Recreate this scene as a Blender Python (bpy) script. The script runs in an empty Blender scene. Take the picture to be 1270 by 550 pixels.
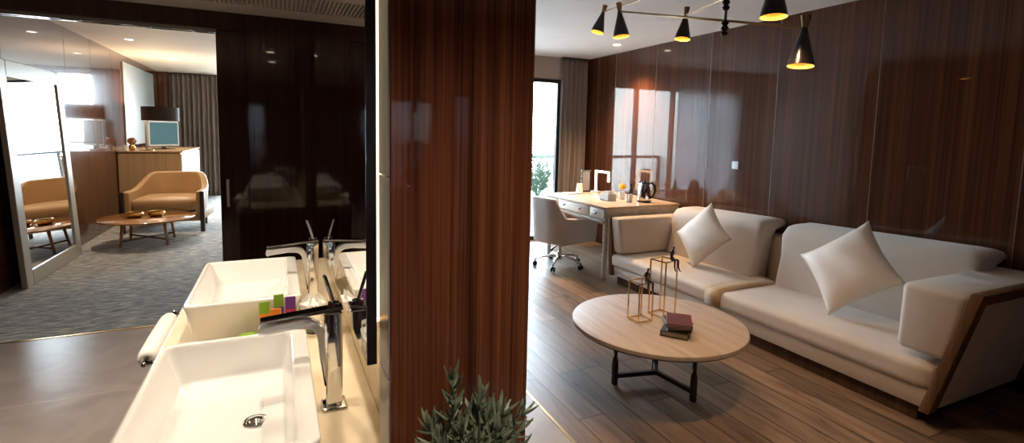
import bpy, bmesh, math, random
from mathutils import Vector, Matrix
random.seed(7)
SC = bpy.context.scene
COL = SC.collection
rad = math.radians

# ------------------------------------------------------------------ camera
def make_camera():
    f, y0 = 627.4, 225.4
    yaw, pit, rol = rad(24.85), rad(5.43), rad(-1.25)
    fw = Vector((math.sin(yaw)*math.cos(pit), math.cos(yaw)*math.cos(pit), -math.sin(pit)))
    r = Vector((math.cos(yaw), -math.sin(yaw), 0)); d = fw.cross(r)
    r2 = math.cos(rol)*r + math.sin(rol)*d
    d2 = -math.sin(rol)*r + math.cos(rol)*d
    cd = bpy.data.cameras.new('camera'); c = bpy.data.objects.new('camera', cd); COL.objects.link(c)
    m = Matrix((r2, -d2, -fw)).transposed().to_4x4(); m.translation = Vector((0, 0, 1.48))
    c.matrix_world = m
    cd.sensor_fit = 'HORIZONTAL'; cd.sensor_width = 36; cd.lens = 36*f/1270
    cd.shift_y = -(275-y0)/1270; cd.clip_start = .02; cd.clip_end = 300
    SC.camera = c
make_camera()

# ------------------------------------------------------------------ world, exposure, lights
SC.view_settings.view_transform = 'Standard'
SC.view_settings.look = 'None'
SC.view_settings.gamma = 1
SC.view_settings.use_curve_mapping = False
SC.view_settings.exposure = 1.0
SKY = 17
W = bpy.data.worlds.new('sky'); SC.world = W; W.use_nodes = True
nt = W.node_tree; nt.nodes.clear()
tc = nt.nodes.new('ShaderNodeTexCoord'); sx = nt.nodes.new('ShaderNodeSeparateXYZ')
rp = nt.nodes.new('ShaderNodeValToRGB'); bg = nt.nodes.new('ShaderNodeBackground'); wo = nt.nodes.new('ShaderNodeOutputWorld')
mr = nt.nodes.new('ShaderNodeMapRange'); mr.inputs['From Min'].default_value = -.3; mr.inputs['From Max'].default_value = .7
nt.links.new(tc.outputs['Generated'], sx.inputs[0]); nt.links.new(sx.outputs['Z'], mr.inputs['Value'])
nt.links.new(mr.outputs[0], rp.inputs[0]); nt.links.new(rp.outputs[0], bg.inputs[0]); nt.links.new(bg.outputs[0], wo.inputs[0])
e = rp.color_ramp.elements
e[0].position = 0; e[0].color = (.22, .24, .25, 1)
e[1].position = 1; e[1].color = (.55, .78, 1.0, 1)
k = e.new(.27); k.color = (.30, .33, .35, 1)
k = e.new(.31); k.color = (.78, .90, 1.0, 1)
k = e.new(.55); k.color = (.74, .88, 1.0, 1)
bg.inputs[1].default_value = SKY

def light(name, kind, loc, energy, color, size=.1, rot=(0, 0, 0), spot=None, blend=.6, sy=None, portal=False):
    ld = bpy.data.lights.new(name, kind); o = bpy.data.objects.new(name, ld); COL.objects.link(o)
    o.location = loc; o.rotation_euler = rot; ld.energy = energy; ld.color = color
    if kind == 'AREA':
        ld.size = size
        if sy: ld.shape = 'RECTANGLE'; ld.size_y = sy
        if portal: ld.cycles.is_portal = True
    else:
        ld.shadow_soft_size = size
    if kind == 'SPOT': ld.spot_size = rad(spot or 90); ld.spot_blend = blend
    return o
# sky portals at the two windows
light('living_window_portal', 'AREA', (2.2, 6.26, 1.13), 1, (1, 1, 1), 2.8, (rad(-90), 0, 0), sy=2.2, portal=True)
light('bedroom_window_portal', 'AREA', (-.15, 12.66, 1.25), 1, (1, 1, 1), 2.3, (rad(-90), 0, 0), sy=2.44, portal=True)
WARM = (1.0, .66, .36)
WARM2 = (1.0, .84, .66)
SPOT_BATH, SPOT_LIV, SPOT_BED, BULB = 23, 130, 60, 2.0

# ------------------------------------------------------------------ materials
def mat(name, color=(.5, .5, .5), rough=.5, metal=0, coat=0, emit=None, estr=0, trans=0, ior=1.45, sheen=0, spec=None):
    m = bpy.data.materials.new(name); m.use_nodes = True
    b = m.node_tree.nodes['Principled BSDF']
    b.inputs['Base Color'].default_value = (*color, 1); b.inputs['Roughness'].default_value = rough
    b.inputs['Metallic'].default_value = metal; b.inputs['Coat Weight'].default_value = coat
    b.inputs['Coat Roughness'].default_value = .03
    b.inputs['Transmission Weight'].default_value = trans; b.inputs['IOR'].default_value = ior
    b.inputs['Sheen Weight'].default_value = sheen
    if spec is not None: b.inputs['Specular IOR Level'].default_value = spec
    if emit: b.inputs['Emission Color'].default_value = (*emit, 1); b.inputs['Emission Strength'].default_value = estr
    return m
def nodes(m): return m.node_tree, m.node_tree.nodes, m.node_tree.links, m.node_tree.nodes['Principled BSDF']
def noise_to(m, c1, c2, scale=(1, 1, 1), nscale=5, detail=4, lo=.3, hi=.7, bump=0, mid=None):
    t, n, l, b = nodes(m)
    tc = n.new('ShaderNodeTexCoord'); mp = n.new('ShaderNodeMapping'); nz = n.new('ShaderNodeTexNoise'); rp = n.new('ShaderNodeValToRGB')
    mp.inputs['Scale'].default_value = scale; nz.inputs['Scale'].default_value = nscale; nz.inputs['Detail'].default_value = detail
    l.new(tc.outputs['Object'], mp.inputs[0]); l.new(mp.outputs[0], nz.inputs['Vector']); l.new(nz.outputs['Fac'], rp.inputs[0])
    rp.color_ramp.elements[0].position = lo; rp.color_ramp.elements[0].color = (*c1, 1)
    rp.color_ramp.elements[1].position = hi; rp.color_ramp.elements[1].color = (*c2, 1)
    if mid: k = rp.color_ramp.elements.new((lo+hi)/2); k.color = (*mid, 1)
    l.new(rp.outputs[0], b.inputs['Base Color'])
    if bump:
        bp = n.new('ShaderNodeBump'); bp.inputs['Strength'].default_value = bump; bp.inputs['Distance'].default_value = .01
        l.new(nz.outputs['Fac'], bp.inputs['Height']); l.new(bp.outputs[0], b.inputs['Normal'])
    return nz
def veneer(name, c1, c2, c3, rough=.22, coat=.6, hs=1.0, zs=.35, crough=.04, grain=1.0):
    """vertical-grain lacquered veneer; coordinates are metres, grain runs along Z"""
    m = mat(name, c2, rough, coat=coat)
    t, n, l, b = nodes(m); b.inputs['Coat Roughness'].default_value = crough; b.inputs['Coat IOR'].default_value = 1.5; b.inputs['Specular IOR Level'].default_value = .05
    tc = n.new('ShaderNodeTexCoord')
    def nz(sc, det, s=1):
        mp = n.new('ShaderNodeMapping'); mp.inputs['Scale'].default_value = sc
        z = n.new('ShaderNodeTexNoise'); z.inputs['Scale'].default_value = s; z.inputs['Detail'].default_value = det; z.inputs['Roughness'].default_value = .6
        l.new(tc.outputs['Object'], mp.inputs[0]); l.new(mp.outputs[0], z.inputs['Vector']); return z
    a = nz((28*hs, 28*hs, zs), 5); c = nz((120*hs*grain, 120*hs*grain, zs*3), 3)
    mx = n.new('ShaderNodeMix'); mx.data_type = 'FLOAT'; mx.inputs[0].default_value = .38
    l.new(a.outputs['Fac'], mx.inputs[2]); l.new(c.outputs['Fac'], mx.inputs[3])
    rp = n.new('ShaderNodeValToRGB'); e = rp.color_ramp.elements
    e[0].position = .36; e[0].color = (*c1, 1); e[1].position = .66; e[1].color = (*c3, 1); k = e.new(.5); k.color = (*c2, 1)
    l.new(mx.outputs[0], rp.inputs[0]); l.new(rp.outputs[0], b.inputs['Base Color'])
    return m
M = {}
M['veneer_wall'] = veneer('lacquered_rosewood', (.036, .011, .0045), (.074, .024, .0095), (.128, .045, .018), coat=1.0, rough=.4, crough=.012, zs=.25)
M['veneer_pillar'] = veneer('lacquered_rosewood_pillar', (.040, .012, .006), (.135, .042, .018), (.27, .098, .042), hs=1.7, zs=.4, coat=.8, rough=.4, crough=.02)
M['veneer_dark'] = veneer('dark_lacquered_wood', (.024, .009, .006), (.042, .015, .009), (.066, .025, .014), coat=.9)
M['veneer_left'] = veneer('lacquered_walnut', (.055, .019, .009), (.092, .033, .015), (.14, .054, .025), coat=1.0)
M['seam'] = mat('seam_metal', (.22, .17, .14), .4, .6)
M['white_paint'] = mat('white_paint', (.80, .79, .76), .7); noise_to(M['white_paint'], (.78, .77, .74), (.82, .81, .78), nscale=3)
M['warm_paint'] = mat('cream_paint', (.74, .68, .60), .7); noise_to(M['warm_paint'], (.72, .66, .58), (.76, .70, .62), nscale=3)
M['greige'] = mat('greige_paint', (.42, .37, .33), .7); noise_to(M['greige'], (.40, .35, .31), (.44, .39, .35), nscale=2)
M['bed_paint'] = mat('warm_cream_paint', (.80, .70, .58), .7); noise_to(M['bed_paint'], (.78, .68, .56), (.82, .72, .60), nscale=3)
M['cream_stone'] = mat('cream_stone', (.80, .69, .50), .18); noise_to(M['cream_stone'], (.74, .62, .43), (.84, .74, .56), nscale=6, detail=6)
M['grey_tile'] = mat('grey_tile', (.30, .285, .32), .3)
M['ceramic'] = mat('white_ceramic', (.86, .85, .82), .08, coat=.5); noise_to(M['ceramic'], (.85, .84, .81), (.87, .86, .83), nscale=2)
M['chrome'] = mat('chrome', (.82, .82, .83), .06, 1)
M['dark_chrome'] = mat('dark_chrome', (.22, .21, .21), .1, 1)
M['whitened_chrome'] = mat('whitened_chrome', (.90, .90, .89), .22, .55)  # chrome with a bright reflection put into its whiter, less metallic base
M['gold'] = mat('gold_metal', (.85, .55, .20), .22, 1)
M['brass'] = mat('aged_brass', (.42, .28, .13), .3, 1)
M['black'] = mat('black_lacquer', (.010, .008, .007), .25, coat=.12)
M['bronze'] = mat('dark_bronze', (.035, .028, .025), .3, .7)
M['iron'] = mat('dark_iron', (.045, .035, .030), .4, .6)
M['mirror'] = mat('mirror_glass', (.86, .86, .85), .0, 1)
M['glass'] = mat('clear_glass', (1, 1, 1), .0, trans=1, ior=1.45)
def pane(name, tint=(.97, .98, .98), refl=.06):
    m = bpy.data.materials.new(name); m.use_nodes = True; t = m.node_tree; n = t.nodes; n.clear()
    o = n.new('ShaderNodeOutputMaterial'); mx = n.new('ShaderNodeMixShader'); a = n.new('ShaderNodeBsdfTransparent'); g = n.new('ShaderNodeBsdfGlossy')
    a.inputs[0].default_value = (*tint, 1); g.inputs['Roughness'].default_value = 0
    fr = n.new('ShaderNodeFresnel'); fr.inputs[0].default_value = 1.35
    t.links.new(fr.outputs[0], mx.inputs[0]); t.links.new(a.outputs[0], mx.inputs[1]); t.links.new(g.outputs[0], mx.inputs[2]); t.links.new(mx.outputs[0], o.inputs[0])
    return m
M['pane'] = pane('window_glass')
def fabric(name, c1, c2, rough=.75, sheen=.3, ns=3.5, bump=.12):
    m = mat(name, c1, rough, sheen=sheen); t, n, l, b = nodes(m)
    noise_to(m, c1, c2, nscale=ns, detail=5)
    tc = n.new('ShaderNodeTexCoord'); w = n.new('ShaderNodeTexNoise'); w.inputs['Scale'].default_value = 220
    bp = n.new('ShaderNodeBump'); bp.inputs['Strength'].default_value = bump; bp.inputs['Distance'].default_value = .002
    l.new(tc.outputs['Object'], w.inputs['Vector']); l.new(w.outputs['Fac'], bp.inputs['Height']); l.new(bp.outputs[0], b.inputs['Normal'])
    return m
M['sofa'] = fabric('cream_velvet', (.60, .515, .44), (.68, .59, .51), .6)
M['sofa_band'] = fabric('tan_velvet_band', (.46, .31, .17), (.52, .36, .20), .6)
M['pillow'] = fabric('ivory_satin', (.76, .68, .60), (.82, .74, .66), .5)
M['sofa_back'] = fabric('sand_velvet', (.55, .42, .29), (.62, .48, .34), .6)
M['chair_fabric'] = fabric('beige_leather', (.47, .40, .345), (.53, .455, .39), .45, .1)
M['armchair'] = fabric('camel_leather', (.46, .27, .11), (.54, .32, .14), .4, .1)
M['towel'] = fabric('white_towel', (.84, .83, .81), (.90, .89, .87), .95, .4, 30, .6)
M['curtain'] = mat('taupe_curtain', (.20, .16, .13), .8); noise_to(M['curtain'], (.15, .12, .10), (.24, .19, .16), (8, 8, .4), 3)
M['sofa_wood'] = veneer('sofa_frame_wood', (.10, .05, .025), (.16, .085, .042), (.22, .12, .06), hs=.7, coat=.15, rough=.35)
M['plinth'] = veneer('plinth_wood', (.05, .028, .016), (.08, .045, .026), (.11, .06, .035), hs=.7, coat=.1, rough=.4)
M['table_top'] = mat('table_top_wood', (.50, .36, .27), .5); noise_to(M['table_top'], (.36, .28, .23), (.47, .38, .32), (14, 1.2, 4), 2, 5, mid=(.42, .335, .28))
M['table_edge'] = mat('table_edge_wood', (.05, .03, .02), .35)
M['desk_top'] = mat('desk_top_wood', (.50, .38, .26), .35); noise_to(M['desk_top'], (.44, .33, .23), (.58, .45, .32), (10, 1, 4), 2)
M['desk_body'] = mat('limed_wood', (.40, .36, .31), .45); noise_to(M['desk_body'], (.46, .43, .39), (.62, .58, .52), (12, 1.2, 12), 2)
M['cabinet'] = veneer('cabinet_oak', (.27, .16, .08), (.35, .215, .11), (.42, .27, .14), hs=.5, coat=.2, rough=.35)
M['cabinet_white'] = mat('white_lacquer', (.80, .82, .82), .25)
M['orange_wood'] = mat('amber_polished_wood', (.42, .17, .05), .12, coat=.6); noise_to(M['orange_wood'], (.34, .13, .04), (.50, .22, .07), (1, 8, 4), 2)
M['mirror_frame'] = mat('champagne_frame', (.50, .44, .35), .3)
M['leaf'] = mat('grey_green_leaf', (.05, .085, .045), .35); noise_to(M['leaf'], (.045, .068, .042), (.24, .29, .20), nscale=25)
M['palm'] = mat('palm_leaf', (.12, .30, .10), .45); noise_to(M['palm'], (.022, .050, .022), (.05, .095, .05), nscale=8)
M['soil'] = mat('soil', (.03, .02, .014), .95)
M['pot'] = mat('dark_pot', (.035, .03, .028), .4)
M['wood_dark'] = mat('dark_wood', (.035, .017, .010), .3, coat=.3); noise_to(M['wood_dark'], (.025, .012, .008), (.05, .024, .014), (10, 10, 1), 3)
M['desk_glow'] = mat('desk_lamp_glow', (1, .9, .8), .4, emit=(1, .72, .45), estr=5)
M['lamp_on'] = mat('lamp_diffuser', (1, .9, .75), .4, emit=(1, .84, .62), estr=2.2)
M['lamp_spot'] = mat('downlight_glow', (1, .9, .75), .4, emit=(1, .84, .62), estr=8)
M['shade_in'] = mat('gilded_shade_lining', (.90, .60, .16), .4, .2)
M['bulb'] = mat('bulb_glow', (1, .9, .7), .4, emit=(1, .66, .25), estr=7)
M['screen'] = mat('tv_screen', (.02, .05, .06), .08, emit=(.08, .17, .20), estr=.35)
M['silver'] = mat('silver_plastic', (.60, .64, .66), .3, .3)
M['paper'] = mat('white_paper', (.82, .82, .80), .8)
M['book1'] = mat('burgundy_cover', (.10, .022, .025), .4); noise_to(M['book1'], (.06, .014, .018), (.14, .035, .035), nscale=18)
M['book2'] = mat('black_cover', (.022, .018, .016), .4)
M['book3'] = mat('dark_brown_cover', (.05, .028, .02), .4)
M['pages'] = mat('pages', (.45, .38, .30), .8)
M['ltgrey'] = mat('light_grey', (.55, .55, .54), .5)
M['led'] = mat('warm_led', (1, .8, .5), .5, emit=(1.0, .80, .52), estr=1.2)

# floors
def plank_floor():
    m = mat('oak_planks', (.3, .2, .1), .3); t, n, l, b = nodes(m)
    tc = n.new('ShaderNodeTexCoord'); s = n.new('ShaderNodeSeparateXYZ'); cb = n.new('ShaderNodeCombineXYZ')
    l.new(tc.outputs['Object'], s.inputs[0]); l.new(s.outputs['Y'], cb.inputs['X']); l.new(s.outputs['X'], cb.inputs['Y'])
    br = n.new('ShaderNodeTexBrick'); br.inputs['Scale'].default_value = 1; br.inputs['Brick Width'].default_value = 1.3; br.inputs['Row Height'].default_value = .155
    br.inputs['Mortar Size'].default_value = .0045; br.inputs['Mortar Smooth'].default_value = .3; br.offset = .37; br.offset_frequency = 3
    br.inputs['Color1'].default_value = (0, 0, 0, 1); br.inputs['Color2'].default_value = (1, 1, 1, 1); br.inputs['Mortar'].default_value = (.5, .5, .5, 1)
    l.new(cb.outputs[0], br.inputs['Vector'])
    ad = n.new('ShaderNodeVectorMath'); ad.operation = 'ADD'; sc = n.new('ShaderNodeVectorMath'); sc.operation = 'SCALE'; sc.inputs['Scale'].default_value = 7
    l.new(br.outputs['Color'], sc.inputs[0]); l.new(cb.outputs[0], ad.inputs[0]); l.new(sc.outputs[0], ad.inputs[1])
    mp = n.new('ShaderNodeMapping'); mp.inputs['Scale'].default_value = (1.0, 8, 1); l.new(ad.outputs[0], mp.inputs[0])
    nz = n.new('ShaderNodeTexNoise'); nz.inputs['Scale'].default_value = 2.2; nz.inputs['Detail'].default_value = 7; nz.inputs['Roughness'].default_value = .62; nz.inputs['Distortion'].default_value = .6
    l.new(mp.outputs[0], nz.inputs['Vector'])
    rp = n.new('ShaderNodeValToRGB'); e = rp.color_ramp.elements
    e[0].position = .28; e[0].color = (.095, .055, .032, 1); e[1].position = .75; e[1].color = (.31, .205, .128, 1); k = e.new(.48); k.color = (.205, .133, .083, 1)
    l.new(nz.outputs['Fac'], rp.inputs[0])
    # knots
    mp2 = n.new('ShaderNodeMapping'); mp2.inputs['Scale'].default_value = (1.5, 4.2, 1); l.new(ad.outputs[0], mp2.inputs[0])
    vo = n.new('ShaderNodeTexVoronoi'); vo.inputs['Scale'].default_value = 1.3; l.new(mp2.outputs[0], vo.inputs['Vector'])
    kr = n.new('ShaderNodeValToRGB'); kr.color_ramp.elements[0].position = .03; kr.color_ramp.elements[0].color = (.25, .2, .18, 1); kr.color_ramp.elements[1].position = .14; kr.color_ramp.elements[1].color = (1, 1, 1, 1)
    l.new(vo.outputs['Distance'], kr.inputs[0])
    m1 = n.new('ShaderNodeMix'); m1.data_type = 'RGBA'; m1.blend_type = 'MULTIPLY'; m1.inputs[0].default_value = .8
    l.new(rp.outputs[0], m1.inputs[6]); l.new(kr.outputs[0], m1.inputs[7])
    tr = n.new('ShaderNodeValToRGB'); tr.color_ramp.elements[0].color = (.66, .65, .65, 1); tr.color_ramp.elements[1].color = (1.22, 1.17, 1.13, 1)
    l.new(br.outputs['Color'], tr.inputs[0])
    m2 = n.new('ShaderNodeMix'); m2.data_type = 'RGBA'; m2.blend_type = 'MULTIPLY'; m2.inputs[0].default_value = 1
    l.new(m1.outputs[2], m2.inputs[6]); l.new(tr.outputs[0], m2.inputs[7])
    m3 = n.new('ShaderNodeMix'); m3.data_type = 'RGBA'; m3.inputs[7].default_value = (.03, .02, .014, 1)
    l.new(br.outputs['Fac'], m3.inputs[0]); l.new(m2.outputs[2], m3.inputs[6]); l.new(m3.outputs[2], b.inputs['Base Color'])
    bp = n.new('ShaderNodeBump'); bp.inputs['Strength'].default_value = .25; bp.inputs['Distance'].default_value = .0025
    l.new(nz.outputs['Fac'], bp.inputs['Height']); l.new(bp.outputs[0], b.inputs['Normal'])
    b.inputs['Roughness'].default_value = .36
    return m
def tile_floor():
    m = mat('stone_tile', (.30, .26, .24), .3); t, n, l, b = nodes(m)
    tc = n.new('ShaderNodeTexCoord'); mp = n.new('ShaderNodeMapping'); mp.inputs['Location'].default_value = (.74, .57, 0)
    br = n.new('ShaderNodeTexBrick'); br.inputs['Scale'].default_value = 1; br.inputs['Brick Width'].default_value = 1.1; br.inputs['Row Height'].default_value = .985
    br.offset = 0; br.inputs['Mortar Size'].default_value = .004; br.inputs['Mortar Smooth'].default_value = .2
    l.new(tc.outputs['Object'], mp.inputs[0]); l.new(mp.outputs[0], br.inputs['Vector'])
    nz = n.new('ShaderNodeTexNoise'); nz.inputs['Scale'].default_value = 2.6; nz.inputs['Detail'].default_value = 6; nz.inputs['Distortion'].default_value = 1.2; l.new(tc.outputs['Object'], nz.inputs['Vector'])
    rp = n.new('ShaderNodeValToRGB'); rp.color_ramp.elements[0].position = .3; rp.color_ramp.elements[0].color = (.30, .25, .225, 1); rp.color_ramp.elements[1].position = .7; rp.color_ramp.elements[1].color = (.44, .38, .345, 1)
    l.new(nz.outputs['Fac'], rp.inputs[0])
    mx = n.new('ShaderNodeMix'); mx.data_type = 'RGBA'; mx.inputs[7].default_value = (.52, .45, .40, 1)
    l.new(br.outputs['Fac'], mx.inputs[0]); l.new(rp.outputs[0], mx.inputs[6]); l.new(mx.outputs[2], b.inputs['Base Color'])
    return m
def carpet():
    m = mat('streaked_carpet', (.3, .3, .3), .95, sheen=.2); t, n, l, b = nodes(m)
    tc = n.new('ShaderNodeTexCoord'); mp = n.new('ShaderNodeMapping'); mp.inputs['Scale'].default_value = (5, 22, 1)
    nz = n.new('ShaderNodeTexNoise'); nz.inputs['Scale'].default_value = 1.6; nz.inputs['Detail'].default_value = 6; nz.inputs['Roughness'].default_value = .7
    l.new(tc.outputs['Object'], mp.inputs[0]); l.new(mp.outputs[0], nz.inputs['Vector'])
    rp = n.new('ShaderNodeValToRGB'); e = rp.color_ramp.elements
    e[0].position = .36; e[0].color = (.09, .095, .10, 1); e[1].position = .64; e[1].color = (.76, .69, .58, 1); k = e.new(.5); k.color = (.34, .32, .285, 1)
    l.new(nz.outputs['Fac'], rp.inputs[0]); l.new(rp.outputs[0], b.inputs['Base Color'])
    bp = n.new('ShaderNodeBump'); bp.inputs['Strength'].default_value = .5; bp.inputs['Distance'].default_value = .01
    l.new(nz.outputs['Fac'], bp.inputs['Height']); l.new(bp.outputs[0], b.inputs['Normal'])
    return m
M['planks'] = plank_floor(); M['tile'] = tile_floor(); M['carpet'] = carpet()

# ------------------------------------------------------------------ builders
def obj(name, bm, m, parent=None, smooth=False, angle=None):
    """link bm as one mesh object; bm is in world coordinates, the parent's own location is taken off"""
    me = bpy.data.meshes.new(name)
    if parent is not None:
        off = Vector(parent.location); p = parent.parent
        while p is not None: off += Vector(p.location); p = p.parent
        bmesh.ops.translate(bm, verts=bm.verts, vec=-off)
    bmesh.ops.recalc_face_normals(bm, faces=bm.faces)
    bm.to_mesh(me); bm.free()
    for x in (m if isinstance(m, (list, tuple)) else [m]): me.materials.append(x)
    if smooth:
        for p in me.polygons: p.use_smooth = True
        if angle: me.set_sharp_from_angle(angle=rad(angle))
    o = bpy.data.objects.new(name, me); COL.objects.link(o)
    if parent is not None: o.parent = parent
    return o
def thing(name, loc, label, cat, group=None):
    o = bpy.data.objects.new(name, None); COL.objects.link(o); o.location = loc; o.empty_display_size = .05
    o['label'] = label; o['category'] = cat
    if group: o['group'] = group
    return o
def tag(o, label, cat, group=None):
    o['label'] = label; o['category'] = cat
    if group: o['group'] = group
    return o
def struct(name, bm, m, label=None, parent=None, **k):
    o = obj(name, bm, m, parent, **k)
    if parent is None: o['kind'] = 'structure'
    if label: o['label'] = label
    return o
def B(): return bmesh.new()
def box(bm, x0, x1, y0, y1, z0, z1, bev=0, seg=2, mi=0):
    vs = [bm.verts.new((x, y, z)) for x in (x0, x1) for y in (y0, y1) for z in (z0, z1)]
    fs = [bm.faces.new([vs[i] for i in q]) for q in ((0, 1, 3, 2), (4, 6, 7, 5), (0, 4, 5, 1), (2, 3, 7, 6), (0, 2, 6, 4), (1, 5, 7, 3))]
    for f in fs: f.material_index = mi
    if bev:
        es = list({e for f in fs for e in f.edges})
        bmesh.ops.bevel(bm, geom=es, offset=bev, segments=seg, affect='EDGES', profile=.5)
    return bm
def hexa(bm, pts, bev=0, seg=2, mi=0):
    """8 corners: bottom ring of 4 then top ring of 4"""
    vs = [bm.verts.new(p) for p in pts]
    fs = [bm.faces.new([vs[i] for i in q]) for q in ((0, 3, 2, 1), (4, 5, 6, 7), (0, 1, 5, 4), (1, 2, 6, 5), (2, 3, 7, 6), (3, 0, 4, 7))]
    for f in fs: f.material_index = mi
    if bev: bmesh.ops.bevel(bm, geom=list({e for f in fs for e in f.edges}), offset=bev, segments=seg, affect='EDGES', profile=.5)
    return bm
def prism(bm, pts2, axis, a, b, bev=0, seg=2):
    """polygon extruded along axis from a to b. axis 'x': pts are (y,z); 'y': (x,z); 'z': (x,y)"""
    def P(p, t): return {'x': (t, p[0], p[1]), 'y': (p[0], t, p[1]), 'z': (p[0], p[1], t)}[axis]
    v0 = [bm.verts.new(P(p, a)) for p in pts2]; v1 = [bm.verts.new(P(p, b)) for p in pts2]; n = len(pts2)
    fs = [bm.faces.new(v0[::-1]), bm.faces.new(v1)] + [bm.faces.new((v0[i], v0[(i+1) % n], v1[(i+1) % n], v1[i])) for i in range(n)]
    if bev: bmesh.ops.bevel(bm, geom=list({e for f in fs for e in f.edges}), offset=bev, segments=seg, affect='EDGES', profile=.5)
    return bm
def frame_of(d):
    d = Vector(d).normalized(); u = d.cross(Vector((0, 0, 1)))
    if u.length < 1e-3: u = d.cross(Vector((1, 0, 0)))
    u.normalize(); return d, u, u.cross(d).normalized()
def tube(bm, pts, r, n=10, cap=True, flat=1.0):
    pts = [Vector(p) for p in pts]; rs = r if isinstance(r, (list, tuple)) else [r]*len(pts); rings = []
    pu = None
    for i, p in enumerate(pts):
        d = (pts[min(i+1, len(pts)-1)] - pts[max(i-1, 0)])
        d, u, w = frame_of(d)
        if pu is not None:
            u = (pu - d*pu.dot(d)).normalized(); w = u.cross(d).normalized()
        pu = u
        rings.append([bm.verts.new(p + (u*math.cos(2*math.pi*k/n) + w*math.sin(2*math.pi*k/n)*flat)*rs[i]) for k in range(n)])
    for a, b in zip(rings, rings[1:]):
        for k in range(n): bm.faces.new((a[k], a[(k+1) % n], b[(k+1) % n], b[k]))
    if cap: bm.faces.new(rings[0][::-1]); bm.faces.new(rings[-1])
    return bm
def lathe(bm, prof, c=(0, 0, 0), n=32, axis=None, closed=False):
    """prof: (radius, height); axis direction optional"""
    c = Vector(c); d, u, w = frame_of(axis) if axis is not None else (Vector((0, 0, 1)), Vector((1, 0, 0)), Vector((0, 1, 0)))
    rings = []
    for (r, h) in prof:
        if r < 1e-5: rings.append([bm.verts.new(c + d*h)])
        else: rings.append([bm.verts.new(c + d*h + (u*math.cos(2*math.pi*k/n) + w*math.sin(2*math.pi*k/n))*r) for k in range(n)])
    prs = list(zip(rings, rings[1:])) + ([(rings[-1], rings[0])] if closed else [])
    for a, b in prs:
        for k in range(n):
            k2 = (k+1) % n
            if len(a) == 1 and len(b) == 1: continue
            if len(a) == 1: bm.faces.new((a[0], b[k2], b[k]))
            elif len(b) == 1: bm.faces.new((a[k], a[k2], b[0]))
            else: bm.faces.new((a[k], a[k2], b[k2], b[k]))
    return bm
def bar(bm, p, q, t, t2=None, bev=0):
    """square bar between two points"""
    p, q = Vector(p), Vector(q); d, u, w = frame_of(q-p); t2 = t2 or t
    c = [(-1, -1), (1, -1), (1, 1), (-1, 1)]
    return hexa(bm, [p + u*a*t/2 + w*b*t2/2 for a, b in c] + [q + u*a*t/2 + w*b*t2/2 for a, b in c], bev)
def rounded(bm, c, size, r, n=6, puff=0, mtx=None, puffax=2):
    """soft rounded box, optional puff on its faces"""
    sx, sy, sz = (s/2 for s in size); N = n*2
    cache = {}
    def V(p):
        key = tuple(round(x, 5) for x in p)
        if key not in cache:
            q = Vector(p); lim = Vector((sx-r, sy-r, sz-r)); h = Vector((q.x*sx, q.y*sy, q.z*sz))
            i = Vector([max(-lim[k], min(lim[k], h[k])) for k in range(3)]); d = h-i
            if d.length > 1e-9: h = i + d.normalized()*r
            if puff:
                a, b = [k for k in range(3) if k != puffax]
                s = (sx, sy, sz)
                f = max(0, 1-abs(h[a]/s[a])**2.4)*max(0, 1-abs(h[b]/s[b])**2.4)
                h[puffax] += puff*f*(1 if q[puffax] > 0 else -1)*(abs(q[puffax]))
            if mtx is not None: h = mtx @ h
            cache[key] = bm.verts.new(h + Vector(c))
        return cache[key]
    # sample positions concentrated at the ends
    def T(i):
        t = -1+2*i/N; return math.copysign(abs(t)**.7, t)
    ts = [T(i) for i in range(N+1)]
    for ax in range(3):
        a, b = [k for k in range(3) if k != ax]
        for s in (-1, 1):
            for i in range(N):
                for j in range(N):
                    ps = []
                    for (ii, jj) in ((i, j), (i+1, j), (i+1, j+1), (i, j+1)):
                        p = [0, 0, 0]; p[ax] = s; p[a] = ts[ii]; p[b] = ts[jj]; ps.append(V(p))
                    try: bm.faces.new(ps)
                    except ValueError: pass
    return bm
def copy_tree(o, parent=None, group=None):
    c = o.copy(); COL.objects.link(c); c.parent = parent
    for ch in list(o.children): copy_tree(ch, c)
    return c

# ================================================================== SETTING
H_L, H_B, H_S = 2.54, 2.58, 2.33          # ceilings: living, bedroom, bathroom
XR, XL, YF, YB = 4.0, -2.2, 6.2, 12.6
# floors
b = B(); box(b, XL-.1, 1.262, -2.2, 4.392, -.1, 0); struct('floor', b, M['tile'])
b = B(); box(b, 1.278, XR+.1, -2.2, YF+.1, -.1, 0); box(b, .45, 1.262, 4.40, YF+.1, -.1, 0); struct('floor.001', b, M['planks'])
b = B(); box(b, XL-.1, .448, 4.408, YB+.1, -.1, 0); box(b, .448, 1.1, 6.35, YB+.1, -.1, 0); struct('floor.002', b, M['carpet'])
b = B(); box(b, 1.262, 1.278, -2.2, YF, -.1, .002); struct('trim_1', b, M['brass'])
b = B(); box(b, XL, .2, 4.392, 4.408, -.1, .003); struct('trim_2', b, M['gold'])
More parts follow.
